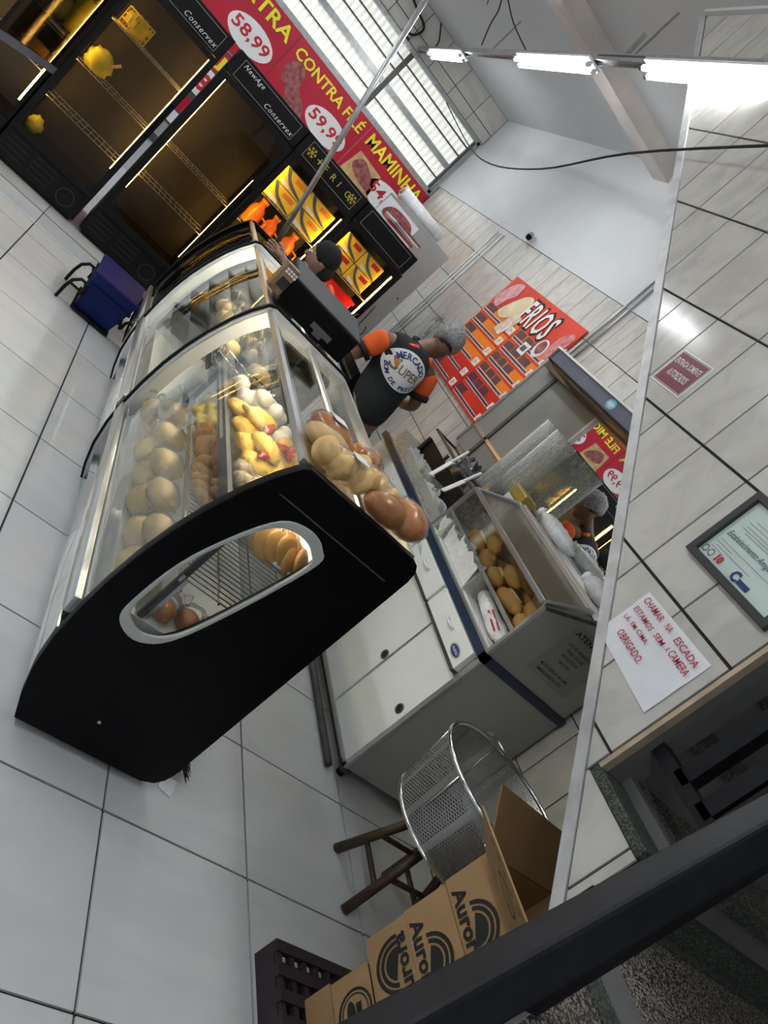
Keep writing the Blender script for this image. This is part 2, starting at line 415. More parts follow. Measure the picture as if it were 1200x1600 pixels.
# text -> flat mesh
_tc = {}
def text2d(s, bold=0.0, shear=0.0, space=1.0):
    key = (s, bold, shear, space)
    if key in _tc: return _tc[key]
    c = bpy.data.curves.new('t', 'FONT'); c.body = s; c.offset = bold; c.shear = shear; c.space_character = space; c.resolution_u = 2
    o = bpy.data.objects.new('t', c); COL.objects.link(o)
    me = bpy.data.meshes.new_from_object(o)
    vs = [(v.co.x, v.co.y) for v in me.vertices]; fs = [list(p.vertices) for p in me.polygons]
    bpy.data.objects.remove(o); bpy.data.curves.remove(c); bpy.data.meshes.remove(me)
    x0 = min(v[0] for v in vs); x1 = max(v[0] for v in vs); y0 = min(v[1] for v in vs); y1 = max(v[1] for v in vs)
    vs = [((v[0]-x0)/(x1-x0), (v[1]-y0)/(y1-y0)) for v in vs]
    _tc[key] = (vs, fs, (x1-x0)/(y1-y0)); return _tc[key]
class Face:
    """a flat place to print on: origin O, right R, up U, outward normal Nn"""
    def __init__(s, O, R, U, Nn): s.O = Vector(O); s.R = Vector(R).normalized(); s.U = Vector(U).normalized(); s.N = Vector(Nn).normalized()
    def p(s, x, y, d=0): return s.O + s.R*x + s.U*y + s.N*d
    def text(s, name, t, x, y, w, h, m, parent, d=.002, bold=.0, rot=0, shear=0, space=1.0):
        vs, fs, ar = text2d(t, bold, shear, space)
        if w is None: w = h*ar
        c, sn = math.cos(rot), math.sin(rot)
        pts = []
        for u, v in vs:
            a = u*w; b_ = v*h; pts.append(s.p(x + a*c - b_*sn, y + a*sn + b_*c, d))
        return B().add(pts, fs).build(name, m, parent)
    def poly(s, name, pts, m, parent, d=.0015, th=0):
        if th:
            n = len(pts); vs = [s.p(x, y, d-th) for x, y in pts] + [s.p(x, y, d) for x, y in pts]
            return B().add(vs, [list(range(n))[::-1], list(range(n, 2*n))] + [(i, (i+1)%n, n+(i+1)%n, n+i) for i in range(n)]).build(name, m, parent)
        return B().add([s.p(x, y, d) for x, y in pts], [list(range(len(pts)))]).build(name, m, parent)
    def polys(s, name, lst, m, parent, d=.0015):
        b = B()
        for pts in lst: b.add([s.p(x, y, d) for x, y in pts], [list(range(len(pts)))])
        return b.build(name, m, parent)
def ell(cx, cy, a, b, n=28, rot=0, t0=0, t1=2*math.pi):
    c, s_ = math.cos(rot), math.sin(rot)
    k = n if abs(t1-t0-2*math.pi) < 1e-6 else n+1
    r = []
    for i in range(k):
        t = t0+(t1-t0)*i/n; x = a*math.cos(t); y = b*math.sin(t); r.append((cx+x*c-y*s_, cy+x*s_+y*c))
    return r
def arcband(cx, cy, a0, b0, a1, b1, t0, t1, n=16):
    qs = []
    for i in range(n):
        u = t0+(t1-t0)*i/n; w = t0+(t1-t0)*(i+1)/n
        qs.append([(cx+a0*math.cos(u), cy+b0*math.sin(u)), (cx+a1*math.cos(u), cy+b1*math.sin(u)), (cx+a1*math.cos(w), cy+b1*math.sin(w)), (cx+a0*math.cos(w), cy+b0*math.sin(w))])
    return qs
# ================================================================== STRUCTURE
X1, X2, YF, ZC = 1.675, 3.0, 10.42, 3.85
# ---- floor with single tiles
XJ = [-3.665, -3.061, -2.457, -1.853, -1.249, -.645, -.041, .561, 1.164, 1.768, 2.373, 3.0]
YJ = [-.7, -.1, .5, 1.10, 1.692, 2.29, 2.885, 3.46, 4.045, 4.62, 5.19, 5.77, 6.05]
fl = struct(B().mm(-4.2, -3, -.12, 3.2, YF+.3, -.008).build('floor', grout))
base = wloc(fl)
_tm = {}
def tile_mesh(sx, sy, sz, m, name):
    k = (round(sx,3), round(sy,3), round(sz,3), name)
    if k not in _tm: _tm[k] = B().box((0,0,0), (sx,sy,sz)).mesh(name, m)
    return _tm[k]
G = .0045
for i in range(len(XJ)-1):
    for j in range(len(YJ)-1):
        x0, x1, y0, y1 = XJ[i], XJ[i+1], YJ[j], YJ[j+1]
        if x0 < -1.3 and y1 < 2: continue
        inst('tile', tile_mesh(x1-x0-2*G, y1-y0-2*G, .010, floor_tile, 'floor_tile'), fl, Vector(((x0+x1)/2, (y0+y1)/2, -.005)) - base)
B().mm(-4.2, -3, -.008, 3.0, -.7, -.001).build('floor_slab', floor_tile, fl)
B().mm(-4.2, 7.1, -.008, 3.0, YF, -.001).build('floor_slab', floor_tile, fl)
# kerb the fridges stand on
kb = struct(B().mm(-4.2, 6.10, 0, 3.0, 7.1, .092).build('trim_1', grout)); kbase = wloc(kb)
for i in range(9):
    x0 = -2.457+i*.604; inst('tile', tile_mesh(.598, .010, .088, floor_tile, 'kerb_tile'), kb, Vector((x0+.302, 6.096, .045)) - kbase)
    inst('tile', tile_mesh(.598, .98, .01, floor_tile, 'kerb_top'), kb, Vector((x0+.302, 6.594, .096)) - kbase)
    inst('tile', tile_mesh(.598, .045, .008, floor_tile, 'kerb_strip'), kb, Vector((x0+.302, 6.068, .004)) - kbase)
# ---- right wall behind the counter
wr = struct(B().mm(3.008, -3, 0, 3.2, YF+.2, ZC).build('wall_right', grout)); wb = wloc(wr)
RZJ = [2.715-.349*k for k in range(8)] + [0.0]
TY = .2287
k0 = 1.67
ys = [k0+TY*k for k in range(-2, 39)]
for j in range(8):
    zt, zb = RZJ[j], RZJ[j+1]
    for i in range(len(ys)-1):
        if ys[i] > 8.2: break
        inst('tile', tile_mesh(.010, TY-.007, zt-zb-.007, wall_tile, 'wall_tile'), wr, Vector((3.005, ys[i]+TY/2, (zt+zb)/2)) - wb)
rest = B()
for j in range(8):
    for i in range(len(ys)-1):
        if ys[i] > 8.2 and ys[i+1] < YF+.1: rest.mm(3.0, ys[i]+.003, RZJ[j+1]+.003, 3.01, min(YF, ys[i+1]-.003), RZJ[j]-.003)
r_ = rest.build('far_tiles', wall_tile, wr); r_['kind'] = 'stuff'
B().mm(3.0, 1.2, 2.718, 3.01, YF, ZC).build('plaster_band', plaster, wr)
# ---- far wall
wf = struct(B().mm(-4.2, YF, 0, 3.2, YF+.2, 2.56).mm(-4.2, YF, 3.42, 3.2, YF+.2, ZC).mm(2.97, YF, 2.56, 3.2, YF+.2, 3.42).build('wall_far', plaster)); wfb = wloc(wf)
B().mm(-4.2, YF-.004, 3.44, 3.0, YF, ZC).build('joint_bed', grout, wf)
for i in range(14):
    x1 = 2.995-.375*i
    for z0, z1 in ((3.445, 3.575), (3.585, ZC-.005)):
        inst('tile', tile_mesh(.367, .012, z1-z0, wall_tile, 'far_tile'), wf, Vector((x1-.187, YF-.008, (z0+z1)/2)) - wfb)
# ---- ceiling and beam
struct(B().mm(-4.2, -3, ZC, 3.2, YF+.2, ZC+.12).build('ceiling', ceilm))
struct(B().mm(-4.2, 6.12, ZC-.14, 3.0, 6.30, ZC).mm(-4.2, 6.09, ZC-.15, 3.0, 6.33, ZC-.14).build('trim_2', beam_m))
B().mm(1.70, 4.62, ZC-.10, 3.0, 4.72, ZC)
# ---- strip window of corrugated panes in the far wall
wz = [2.60, 2.755, 2.915, 2.965, 3.13, 3.27, 3.40]
win = struct(B().mm(-4.2, YF-.02, 2.555, 2.97, YF+.05, 2.60).mm(-4.2, YF-.02, 3.385, 2.97, YF+.05, 3.43).mm(2.93, YF-.02, 2.56, 2.97, YF+.05, 3.42).build('window_1', galv)); 
xs = [-4.2, -2.3, -.35, 1.65, 2.93]
for i in range(4):
    for j in range(6):
        if j == 2: continue
        pb = B().mm(xs[i]+.02, YF+.055, wz[j]+.008, xs[i+1]-.02, YF+.065, wz[j+1]-.008).build('pane', corr, win)
        B().mm(xs[i]+.02, YF+.02, wz[j+1]-.009, xs[i+1]-.02, YF+.045, wz[j+1]+.009).build('glazing_bar', dark_metal if j != 5 else galv, win)
    B().mm(xs[i+1]-.03, YF-.01, 2.58, xs[i+1]+.03, YF+.05, 3.41).build('mullion', dark_metal, win)
    B().mm(xs[i]+.02, YF+.0, 2.905, xs[i+1]-.02, YF+.045, 2.975).build('transom', galv, win)
for z in (2.66, 2.80):
    pass
# ---- stair wall with its slanted lower edge (side of the flight)
SL = .746
def trimz(y): return 1.091 + SL*(y-.976)
T = Vector((SL, -1)).normalized()
core = [(1.206, trimz(1.206)), (4.62, trimz(4.62)), (4.62, ZC), (1.206, ZC)]
wn = struct(B().prism(core, 'x', X1+.008, X1+.14).prism([(.62, trimz(.62)), (1.206, trimz(1.206)), (1.206, 1.285), (.955, 1.285), (.955, 1.10), (.62, .95)], 'x', X1+.008, X1+.14).build('wall_stair', grout)); wnb = wloc(wn)
NZ = [1.354, 1.709, 2.066, 2.421, 2.773, 3.128, 3.483, 3.838]
NZ = [.644, .999] + NZ
nys = [1.670+TY*k for k in range(-5, 14)]
for j in range(len(NZ)-1):
    for i in range(len(nys)-1):
        p = rect(nys[i]+.0035, NZ[j]+.0045, nys[i+1]-.0035, NZ[j+1]-.0045)
        p = clip(p, -SL, 1, 1.091-SL*.976+.012)
        if nys[i] >= 1.2: p = clip(p, 1, 0, 1.206); p = clip(p, -1, 0, -4.615)
        else: p = clip(p, 0, -1, -1.285); p = clip(p, 1, 0, .955)
        if len(p) < 3: continue
        B().prism(p, 'x', X1, X1+.010).build('tile', wall_tile, wn)
B().mm(X1-.012, 1.19, 3.842, X1+.14, 4.64, ZC).mm(X1-.03, 1.19, 3.80+.03, X1, 4.64, ZC).build('cornice', plaster, wn)
# aluminium angle along the slanted edge
tr = struct(B().beam((X1+.012, .62, trimz(.62)-.012), (X1+.012, 4.66, trimz(4.66)-.012), .040, .034, (0, -SL, 1)).build('trim_3', alu_old))
# vertical corner strip at the opening
struct(B().mm(X1-.004, 1.192, 1.315, X1+.024, 1.206, ZC).build('trim_4', mat('worn_wood_strip', (.50,.40,.29), .35, .35, var=.25, scale=9)))
struct(B().mm(X1+.024, 1.196, 1.315, X1+.14, 1.206, ZC).build('trim_5', plaster_grey))
# soffit slab of the flight
struct(B().prism([(.2, trimz(.2)), (4.62, trimz(4.62)), (4.62, trimz(4.62)+.04), (.2, trimz(.2)+.04)], 'x', X1+.14, 3.0).build('trim_6', plaster))
# steps of the flight, seen through the opening
stair = struct(B().mm(X1+.14, .96, 1.15, 3.0, 1.21, 1.33).mm(X1+.14, 1.21, 1.33, 3.0, 1.46, 1.52).mm(X1+.14, 1.46, 1.52, 3.0, 1.71, 1.71).mm(X1+.14, 1.71, 1.71, 3.0, 1.96, 1.90).mm(X1+.14, 1.96, 1.90, 3.0, 2.21, 2.09)
    .build('trim_7', plaster_grey))
for k in range(4):
    B().mm(X1+.142, .96+.25*k, 1.33+.19*k, 3.0, 1.21+.25*k, 1.345+.19*k).build('tread', terra, stair)
    B().mm(X1+.142, .945+.25*k, 1.315+.19*k, 3.0, .985+.25*k, 1.349+.19*k).build('nosing', granite, stair)
B().mm(X1-.005, .955, 1.287, X1+.10, 1.205, 1.317).build('granite_end_slab', granite, stair, .004)
B().mm(X1+.10, .955, 1.287, X1+.145, 1.205, 1.345).build('stringer_kerb', plaster_grey, stair)
# landing with its terrazzo, granite strips and solid base
land_poly = [(1.05,.50),(1.675,.80),(1.675,.96),(3.0,.96),(3.0,-.6),(1.05,-.6)]
land = struct(B().prism(land_poly, 'z', 0, 1.155).build('trim_8', plaster_grey))
B().prism(land_poly, 'z', 1.155, 1.17).build('terrazzo_top', terra, land)
B().prism([(1.405,.662),(1.475,.696),(1.545,-.6),(1.475,-.6)], 'z', 1.17, 1.176).build('granite_strip', granite, land)
B().prism([(1.475,.696),(1.60,.757),(1.67,-.6),(1.545,-.6)], 'z', 1.17, 1.172).build('cement_strip', plaster_grey, land)
B().mm(1.80, .90, 1.17, 3.0, .96, 1.178).build('granite_strip', granite, land)
B().mm(1.80, .93, 1.178, 3.0, .962, 1.25).build('granite_skirting', granite, land)
# handrail in front of the camera
def railpt(t): return Vector((.382,.212,1.383)).lerp(Vector((.77,.391,1.751)), t)
hr = thing('handrail', 'black enamelled square-tube handrail rising beside the stair landing', 'handrail', (1.16,.575,1.17))
B().beam(railpt(-.25), railpt(2.0), .034, .034, (-.35,.75,1)).build('rail', rail_m, hr, .004)
B().beam((1.16,.571,1.17), (1.16,.571,2.10), .035, .035, (1,0,0)).build('post', rail_m, hr)
B().beam(railpt(-.25), railpt(-.25)+Vector((0,0,-1.287)), .035, .035, (1,0,0)).build('post', rail_m, hr)
# barred gate at the foot of the flight
gt = thing('stair_gate', 'black steel bar gate standing on the dark steps behind the stair wall edge', 'gate', (1.84, 1.10, 1.345))
B().mm(1.735, .95, 1.432, 1.78, 1.20, 1.470).build('bottom_rail', rail_m, gt)
for yy in (1.094, .998):
    B().mm(1.735, yy-.022, 1.45, 1.78, yy+.022, 2.25).build('bar', rail_m, gt)
B().mm(1.735, .945, 1.35, 1.78, .965, 2.25).build('gate_post', rail_m, gt)
B().mm(1.735, .95, 2.25, 1.78, 1.20, 2.29).build('top_rail', rail_m, gt)
# ================================================================== LIGHTS ON THEIR CHANNEL
ch = thing('cable_channel', 'long perforated grey steel channel carrying the tube lamps under the ceiling', 'channel', (1.66, 6.5, 3.43))
B().mm(1.635, -1.0, 3.475, 1.685, YF, 3.51).mm(1.635, -1.0, 3.455, 1.640, YF, 3.475).mm(1.680, -1.0, 3.455, 1.685, YF, 3.475).build('channel', galv, ch)
hb = B()
for k in range(20): hb.mm(1.634, 4.72+.032*k, 3.482, 1.6352, 4.74+.032*k, 3.497)
hb.build('slot_row', ink, ch)
for yy in (4.95, 7.7, 2.0): B().beam((1.66,yy,3.51),(1.66,yy,ZC), .012,.012,(1,0,0)).build('hanger', galv, ch)
B().beam((1.66,5.03,3.50),(1.60,4.9,3.62), .03,.004).build('bracket', galv, ch)
for i, (y0, y1, nm) in enumerate(((3.38,4.62,'twin fluorescent tube fitting hung close to the stair wall'), (5.33,6.76,'twin fluorescent tube fitting in the middle of the steel channel'), (8.36,9.66,'short twin tube fitting nearest the strip window'), (1.2,2.45,'added unseen twin tube fitting over the stair landing'))):  # last fitting is added out of view to light the floor nearby
    t = thing('tube_light', nm, 'lamp', (1.66,(y0+y1)/2,3.40), 'tube lamps on the channel')
    B().mm(1.600, y0+.02, 3.435, 1.720, y1-.02, 3.452).build('reflector_tray', white_pl, t)
    for x in (1.632, 1.688):
        B().cyl((x,y0+.03,3.412), (x,y1-.03,3.412), .0165, n=10).build('tube', tube_m, t)
        for yy in (y0+.012, y1-.012): B().cyl((x,yy-.016,3.412), (x,yy+.016,3.412), .018, n=10).build('lamp_holder', white_pl if i else dark_metal, t)
# added lamp row out of view, same fittings, to brighten the shop floor
ch2 = thing('cable_channel', 'added unseen steel channel with fill tube lamps over the open shop floor', 'channel', (-1.35, 4.0, 3.43))
B().mm(-1.375, -2.0, 3.475, -1.325, YF, 3.51).build('channel', galv, ch2)
for yy in (-1.0, 2.0, 5.2, 8.0): B().beam((-1.35,yy,3.51),(-1.35,yy,ZC), .012,.012,(1,0,0)).build('hanger', galv, ch2)
for y0 in (-1.6, .3, 2.2, 4.1, 6.6, 8.5):
    y1 = y0+1.25
    t = thing('tube_light', 'added unseen twin tube fitting brightening the shop floor', 'lamp', (-1.35,(y0+y1)/2,3.40), 'added fill lamps over the shop floor')
    B().mm(-1.410, y0+.02, 3.435, -1.290, y1-.02, 3.452).build('reflector_tray', white_pl, t)
    for x in (-1.378, -1.322): B().cyl((x,y0+.03,3.412), (x,y1-.03,3.412), .0165, n=10).build('tube', tube_m, t)
# cables
def cable(name, label, pts, r=.006, m=black_rub, group=None):
    pts = [Vector(p) for p in pts]; out = []
    for i in range(len(pts)-1):
        p0 = pts[max(i-1,0)]; p1 = pts[i]; p2 = pts[i+1]; p3 = pts[min(i+2,len(pts)-1)]
        for a in range(5):
            q = a/5; out.append(.5*((2*p1)+(p2-p0)*q+(2*p0-5*p1+4*p2-p3)*q*q+(3*p1-p0-3*p2+p3)*q**3))
    out.append(pts[-1])
    return tag(B().tube(out, r, 6).build(name, m), label, 'cable', group)
cable('cable', 'long black cable sagging from the strip window across to the stair wall', [(2.2,9.9,3.30),(2.55,9.2,3.12),(2.25,7.2,2.88),(1.95,5.4,2.84),(1.68,3.95,2.93),(1.55,2.6,3.06)], .007)
cable('cable', 'thin black drop wire looping down from the ceiling onto the channel', [(1.35,7.6,3.84),(1.42,7.5,3.7),(1.5,7.7,3.62),(1.62,7.95,3.53)], .006)
cable('cable', 'red lead hanging beside the black drop wire above the channel', [(1.20,7.70,3.84),(1.30,7.62,3.74),(1.36,7.70,3.69)], .005, mat('red_wire', (.12,.02,.02), .6))
cable('cable', 'black lead drooping from the drop wire along to the next lamp', [(1.42,7.5,3.80),(1.52,7.2,3.66),(1.64,6.78,3.52)], .006)
cable('cable', 'bundle of cables clipped along the tile strip over the window', [(.9,YF-.03,3.82),(1.3,YF-.03,3.72),(1.52,YF-.03,3.66),(1.50,YF-.03,3.52),(1.38,YF-.03,3.46),(1.5,YF-.03,3.44)], .014)
cable('cable', 'long cable pinned along the top of the tile strip', [(1.62,YF-.03,3.84),(1.75,YF-.03,3.70),(1.72,YF-.2,3.55)], .008)
# slanting pipe in front of the fridges
tag(B().cyl((1.004,5.0,1.21), (.60,5.0,2.90), .0165, n=10).build('prop_pipe', galv), 'slanting grey steel pipe standing behind the dark end display case', 'pipe')
# ceiling corner speaker / camera
sc = thing('security_camera', 'small white security camera on the plaster above the wall tiles', 'camera', (2.98,7.03,2.74))
B().cyl((2.995,7.05,2.80),(2.93,7.02,2.76), .012).build('arm', white_pl, sc); B().cyl((2.95,7.06,2.78),(2.90,6.94,2.74), .032).build('housing', galv, sc)
B().cyl((2.90,6.94,2.74),(2.895,6.93,2.737), .025).build('lens', blackg, sc)
for yy, lb in ((5.03, 'outer of the two grey conduits climbing the tiles past the hood'), (4.96, 'inner of the two grey conduits climbing the tiles past the hood')):
    tag(B().cyl((2.985,yy,2.12),(2.985,yy,2.98), .009, n=8).build('conduit', galv), lb, 'pipe')
for yy in (7.72, 7.80, 7.62):
    tag(B().cyl((2.99,yy,.9),(2.99,yy,2.66), .008, n=6).build('conduit', white_pl), 'thin white conduit on the wall tiles behind the grey freezer', 'pipe', 'thin white conduits')

# ================================================================== MEAT BANNER ON THE FAR WALL
bt = thing('price_banner', 'long red butcher banner with yellow lettering and white price ovals', 'banner', (0, YF-.02, 1.80))
FB = Face((0, YF-.022, 0), (1,0,0), (0,0,1), (0,-1,0))
bx = [-3.55, -2.3, -.95, .655, 1.90, 3.0]
ttl = ['PICANHA', 'FILÉ MIGNON', 'ALCATRA', 'CONTRA FILÉ', 'MAMINHA']
prc = ['99,99', '79,99', '58,99', '59,99', '54,99']
for i in range(5):
    B().mm(bx[i]+.004, YF-.022, 1.80, bx[i+1]-.004, YF-.008, 2.535).build('panel', red_b, bt)
    w = bx[i+1]-bx[i]
    tw = min(w-.12, 1.20); tx = bx[i+1]-.06-tw
    FB.text('title_shadow', ttl[i], tx+.005, 2.325, tw, .165, ink, bt, .002, .022)
    FB.text('title', ttl[i], tx, 2.33, tw, .165, yellow_t, bt, .004, .022)
    cx = bx[i+1]-.375
    FB.poly('price_oval', ell(cx, 2.075, .31, .165), white_t, bt, .0025)
    FB.text('price', prc[i], cx-.255, 2.0, .51, .16, red_t, bt, .005, .02)
    if i in (0, 2, 3): FB.poly('meat_picture', smooth_loop([(bx[i]+.08+.5*a, 1.86+.46*b_) for a, b_ in ((.0,.75),(.15,1),(.45,.95),(.55,.6),(.9,.35),(1.0,.05),(.6,-.05),(.35,.3),(.1,.45))]), meat, bt, .003)
    else:
        FB.poly('board_picture', [(bx[i]+.05,1.9),(bx[i]+.10,2.24),(bx[i]+.5,2.22),(bx[i]+.56,1.86)], board_w, bt, .0025)
        FB.poly('meat_picture', smooth_loop([(bx[i]+.12,2.1),(bx[i]+.22,2.2),(bx[i]+.42,2.12),(bx[i]+.5,1.98),(bx[i]+.36,1.97),(bx[i]+.18,2.02)]), meat, bt, .004)
B().mm(-3.55, YF-.026, 2.535, 3.0, YF-.006, 2.556).build('top_rail', galv, bt)
B().mm(-.15, YF-.02, 1.8, .5, YF-.008, 1.82).build('bottom_rail', galv, bt)
# lower row of price cards seen in the slit between the fridges
pc = thing('price_card_board', 'narrow board of red and white price cards seen in the slit between fridges', 'sign', (.2, YF-.02, .5))
B().mm(-.12, YF-.018, .45, .5, YF-.008, 1.78).build('board', dark_metal, pc)
FC = Face((0, YF-.018, 0), (1,0,0), (0,0,1), (0,-1,0))
FC.poly('card', rect(-.1,1.52,.48,1.76), red_b, pc); FC.text('letter', 'J', .16, 1.55, .14, .17, yellow_t, pc, .003, .03)
FC.poly('card', rect(-.1,1.19,.48,1.51), white_t, pc); FC.text('digit', '8', .15, 1.25, .17, .20, red_t, pc, .003, .04)
FC.poly('card', rect(-.1,.92,.48,1.12), red_b, pc); FC.poly('card', rect(-.1,.76,.48,.90), white_t, pc); FC.poly('card', rect(-.1,.55,.48,.73), grey_t, pc)
# ================================================================== UPRIGHT FRIDGES
ZK = .101
def fridge(x0, x1, label, header, leds, shelves, glassm=glass_dark, top=1.85, door=True):
    yf, yb = 6.32, 6.97
    t = thing('display_fridge', label, 'fridge', ((x0+x1)/2, 6.62, ZK))
    e = .028
    c = B()
    c.mm(x0, yf+.03, ZK+.03, x0+e, yb, top).mm(x1-e, yf+.03, ZK+.03, x1, yb, top).mm(x0+e, yb-.03, ZK+.03, x1-e, yb, top)
    c.mm(x0+e, yf+.03, top-.17, x1-e, yb-.03, top).mm(x0+e, yf+.03, ZK+.03, x1-e, yb-.03, .37)
    c.build('cabinet', blackp, t)
    B().mm(x0+e, yf+.40, .37, x1-e, yb-.031, top-.17).build('inner_back', mat('dark_fridge_liner', (.018,.015,.013), .5), t)
    h = B().mm(x0, yf, top-.175, x1, yf+.03, top).build('header', blackp, t, .006)
    FH = Face((x0, yf, top-.175), (1,0,0), (0,0,1), (0,-1,0)); w = x1-x0
    fr = [rect(.06,.018,w-.06,.021), rect(.06,.150,w-.06,.153), rect(.06,.018,.063,.153), rect(w-.063,.018,w-.06,.153)]
    FH.polys('header_line', fr, grey_t, h, .001)
    if header == 'FRIO':
        for k, ch_ in enumerate('*FRIO'):
            if ch_ == '*': ch_ = '+'
            FH.text('letter', ch_, .165+k*.078, .060, None, .050, gold_t, h, .002, .0)
        for cx in (.105, w-.105):
            b = []
            for a in range(6):
                r = a*math.pi/3; d = Vector((math.cos(r), math.sin(r))); n = Vector((-d.y, d.x))
                b.append([tuple(Vector((cx,.086))+n*.003), tuple(Vector((cx,.086))-n*.003), tuple(Vector((cx,.086))+d*.04-n*.003), tuple(Vector((cx,.086))+d*.04+n*.003)])
                for sgn in (1,-1):
                    q = Vector((cx,.086))+d*.022; e2 = q+(d+n*sgn).normalized()*.016
                    b.append([tuple(q+n*.003), tuple(q-n*.003), tuple(e2-n*.003), tuple(e2+n*.003)])
            FH.polys('snowflake', b, gold_t, h, .002)
    elif header:
        FH.text('header_script', 'NewAge', .08, .096, None, .044, white_t, h, .002, 0, 0, .35, 1.15)
        FH.text('header_script', 'Conservex', w-.34, .036, None, .038, white_t, h, .002, 0, 0, .35, 1.15)
    gr = B().mm(x0, yf, ZK+.03, x1, yf+.03, .345).build('lower_grille', blackp, t, .006)
    gs = B()
    for r in range(4):
        z = ZK+.075+r*.042
        for a, bb in ((.05,.30),(.36,.62)): gs.mm(x0+w*a, yf-.006, z, x0+w*bb, yf+.001, z+.016)
    gs.build('grille_rib', mat('grille_black', (.018,.018,.018), .6, spec=.2), gr)
    FH2 = Face((x0, yf-.0, 0), (1,0,0), (0,0,1), (0,-1,0))
    FH2.polys('round_badge', arcband(w*.80, .225, .060,.060,.064,.064, 0, 2*math.pi, 24), mat('dim_badge_line', (.06,.06,.06), .5), gr, .002)
    B().mm(x0+.03, yf+.04, ZK, x1-.03, yb-.04, ZK+.03).build('plinth', black_rub, t)
    if door:
        d = B().mm(x0, yf-.03, .35, x0+.045, yf-.002, top-.178).mm(x1-.045, yf-.03, .35, x1, yf-.002, top-.178).mm(x0+.045, yf-.03, .35, x1-.045, yf-.002, .395).mm(x0+.045, yf-.03, top-.215, x1-.045, yf-.002, top-.178).build('door_frame', blackp, t)
        B().mm(x0+.044, yf-.018, .394, x1-.044, yf-.012, top-.214).build('door_glass', glassm, d)
        B().mm(x1-.035, yf-.05, .95, x1-.012, yf-.03, 1.25).build('door_handle', blackg, d)
    for lx, z0, z1 in leds:
        lw = .010 if lx in (.085,.226) else .006
        B().mm(lx-lw, yf+.035, z0, lx+lw, yf+.046, z1).build('led_strip', led_m, t)
    for z in shelves:
        sh = B()
        for k in range(13):
            xx = x0+e+.01+(w-2*e-.02)*k/12; sh.cyl((xx, yf+.06, z), (xx, yf+.40, z), .003, n=5, caps=False)
        for yy in (yf+.06, yf+.23, yf+.395): sh.cyl((x0+e, yy, z-.004), (x1-e, yy, z-.004), .004, n=5, caps=False)
        sh.build('wire_shelf', galv, t)
    return t
fridge(-1.24, -.565, 'black upright fridge full of bagged greens with its glass door swung open', '', [(-.60,.5,1.6),(-1.2,.5,1.6)], [.75, 1.05, 1.38], door=False)
fridge(-.545, .125, 'black glass-door fridge with a cut vegetable and warm light on both sides', 'NewAge', [(.085,.60,1.66),(-.512,.5,1.64)], [.66, .98, 1.34])
fridge(.185, .865, 'black glass-door fridge with script lettering above a nearly empty tinted interior', 'NewAge', [(.226,.585,1.63),(.829,.48,1.3)], [.72, 1.02])
fridge(.875, 1.525, 'black fridge lettered FRIO holding yellow packs over orange jugs', 'FRIO', [(1.489,.5,1.60),(.909,.5,1.60)], [1.02, 1.288], glassm=glass)
fridge(1.535, 2.14, 'black fridge at the freezer end, yellow packs over a red tray', '', [(2.104,.45,1.6),(1.571,.5,1.6)], [1.00, 1.30], glassm=glass)
# small red mark light
# contents
def packs(x0, z0, rows, cols, w, h, y, label, group, tilt=0):
    for r in range(rows):
        for c in range(cols):
            cx = x0+c*(w+.006)+w/2; zz = z0+r*(h+.004)
            t = thing('food_pack', label, 'package', (cx, y, zz), group)
            p = B().mm(cx-w/2, y-.10, zz, cx+w/2, y+.08, zz+h).build('wrapper', pack_y, t, .008)
            FP = Face((cx-w/2, y-.1005, zz), (1,0,0), (0,0,1), (0,-1,0))
            FP.poly('blue_swoosh', smooth_loop([(w*.08,h*.95),(w*.2,h*.97),(w*.42,h*.5),(w*.95,h*.12),(w*.9,h*.05),(w*.4,h*.3)]), slate, t, .001)
            FP.poly('white_band', smooth_loop([(w*.15,h*.3),(w*.45,h*.2),(w*.5,h*.05),(w*.2,h*.06)]), pack_w, t, .0012)
            FP.poly('red_label', rect(w*.48,h*.60,w*.86,h*.86), pack_o if tilt else red_t, t, .0014)
packs(.925, 1.296, 2, 2, .265, .135, 6.50, 'yellow food pack with a red label in the FRIO fridge', 'yellow packs in the FRIO fridge', 1)
packs(1.60, 1.308, 2, 2, .215, .138, 6.49, 'yellow food pack with a red label beside the grey freezer', 'yellow packs in the end fridge')
for k, (x, z, s) in enumerate(((1.02,1.028,1.0),(1.17,1.028,.9),(1.36,1.028,.95))):
    t = thing('orange_jug', 'orange plastic jug on the wire shelf under the yellow packs', 'jug', (x, 6.50, z), 'orange jugs')
    B().lathe([(0,0),(.062*s,0),(.068*s,.01),(.068*s,.12*s),(.05*s,.16*s),(.03*s,.18*s),(.03*s,.215*s),(0,.215*s)], (x,6.50,z), 20).build('body', jug_o, t)
    B().tube([(x+.06*s,6.46,z+.12*s),(x+.105*s,6.44,z+.11*s),(x+.105*s,6.44,z+.05*s),(x+.064*s,6.46,z+.03*s)], .009, 6).build('handle', jug_o, t)
    B().cyl((x,6.50,z+.21*s),(x,6.50,z+.235*s), .034*s).build('cap', pack_o, t)
t = thing('red_tray', 'bright red plastic tray on the shelf under the yellow packs', 'tray', (1.93, 6.50, 1.008))
B().mm(1.78,6.40,1.008,2.06,6.60,1.22).build('body', red_pack, t, .01); B().mm(1.77,6.39,1.20,2.07,6.61,1.225).build('lip', red_pack, t, .004)
t = thing('snack_bag', 'crumpled orange snack bag leaning on the red tray', 'bag', (1.66, 6.46, 1.006))
B().blob((1.66,6.46,1.10), (.09,.05,.10), 14, 10, .25, 3, 3, .9).build('bag', pack_o, t)
B().box((1.66,6.44,1.195), (.14,.01,.03)).build('seal', pack_o, t)
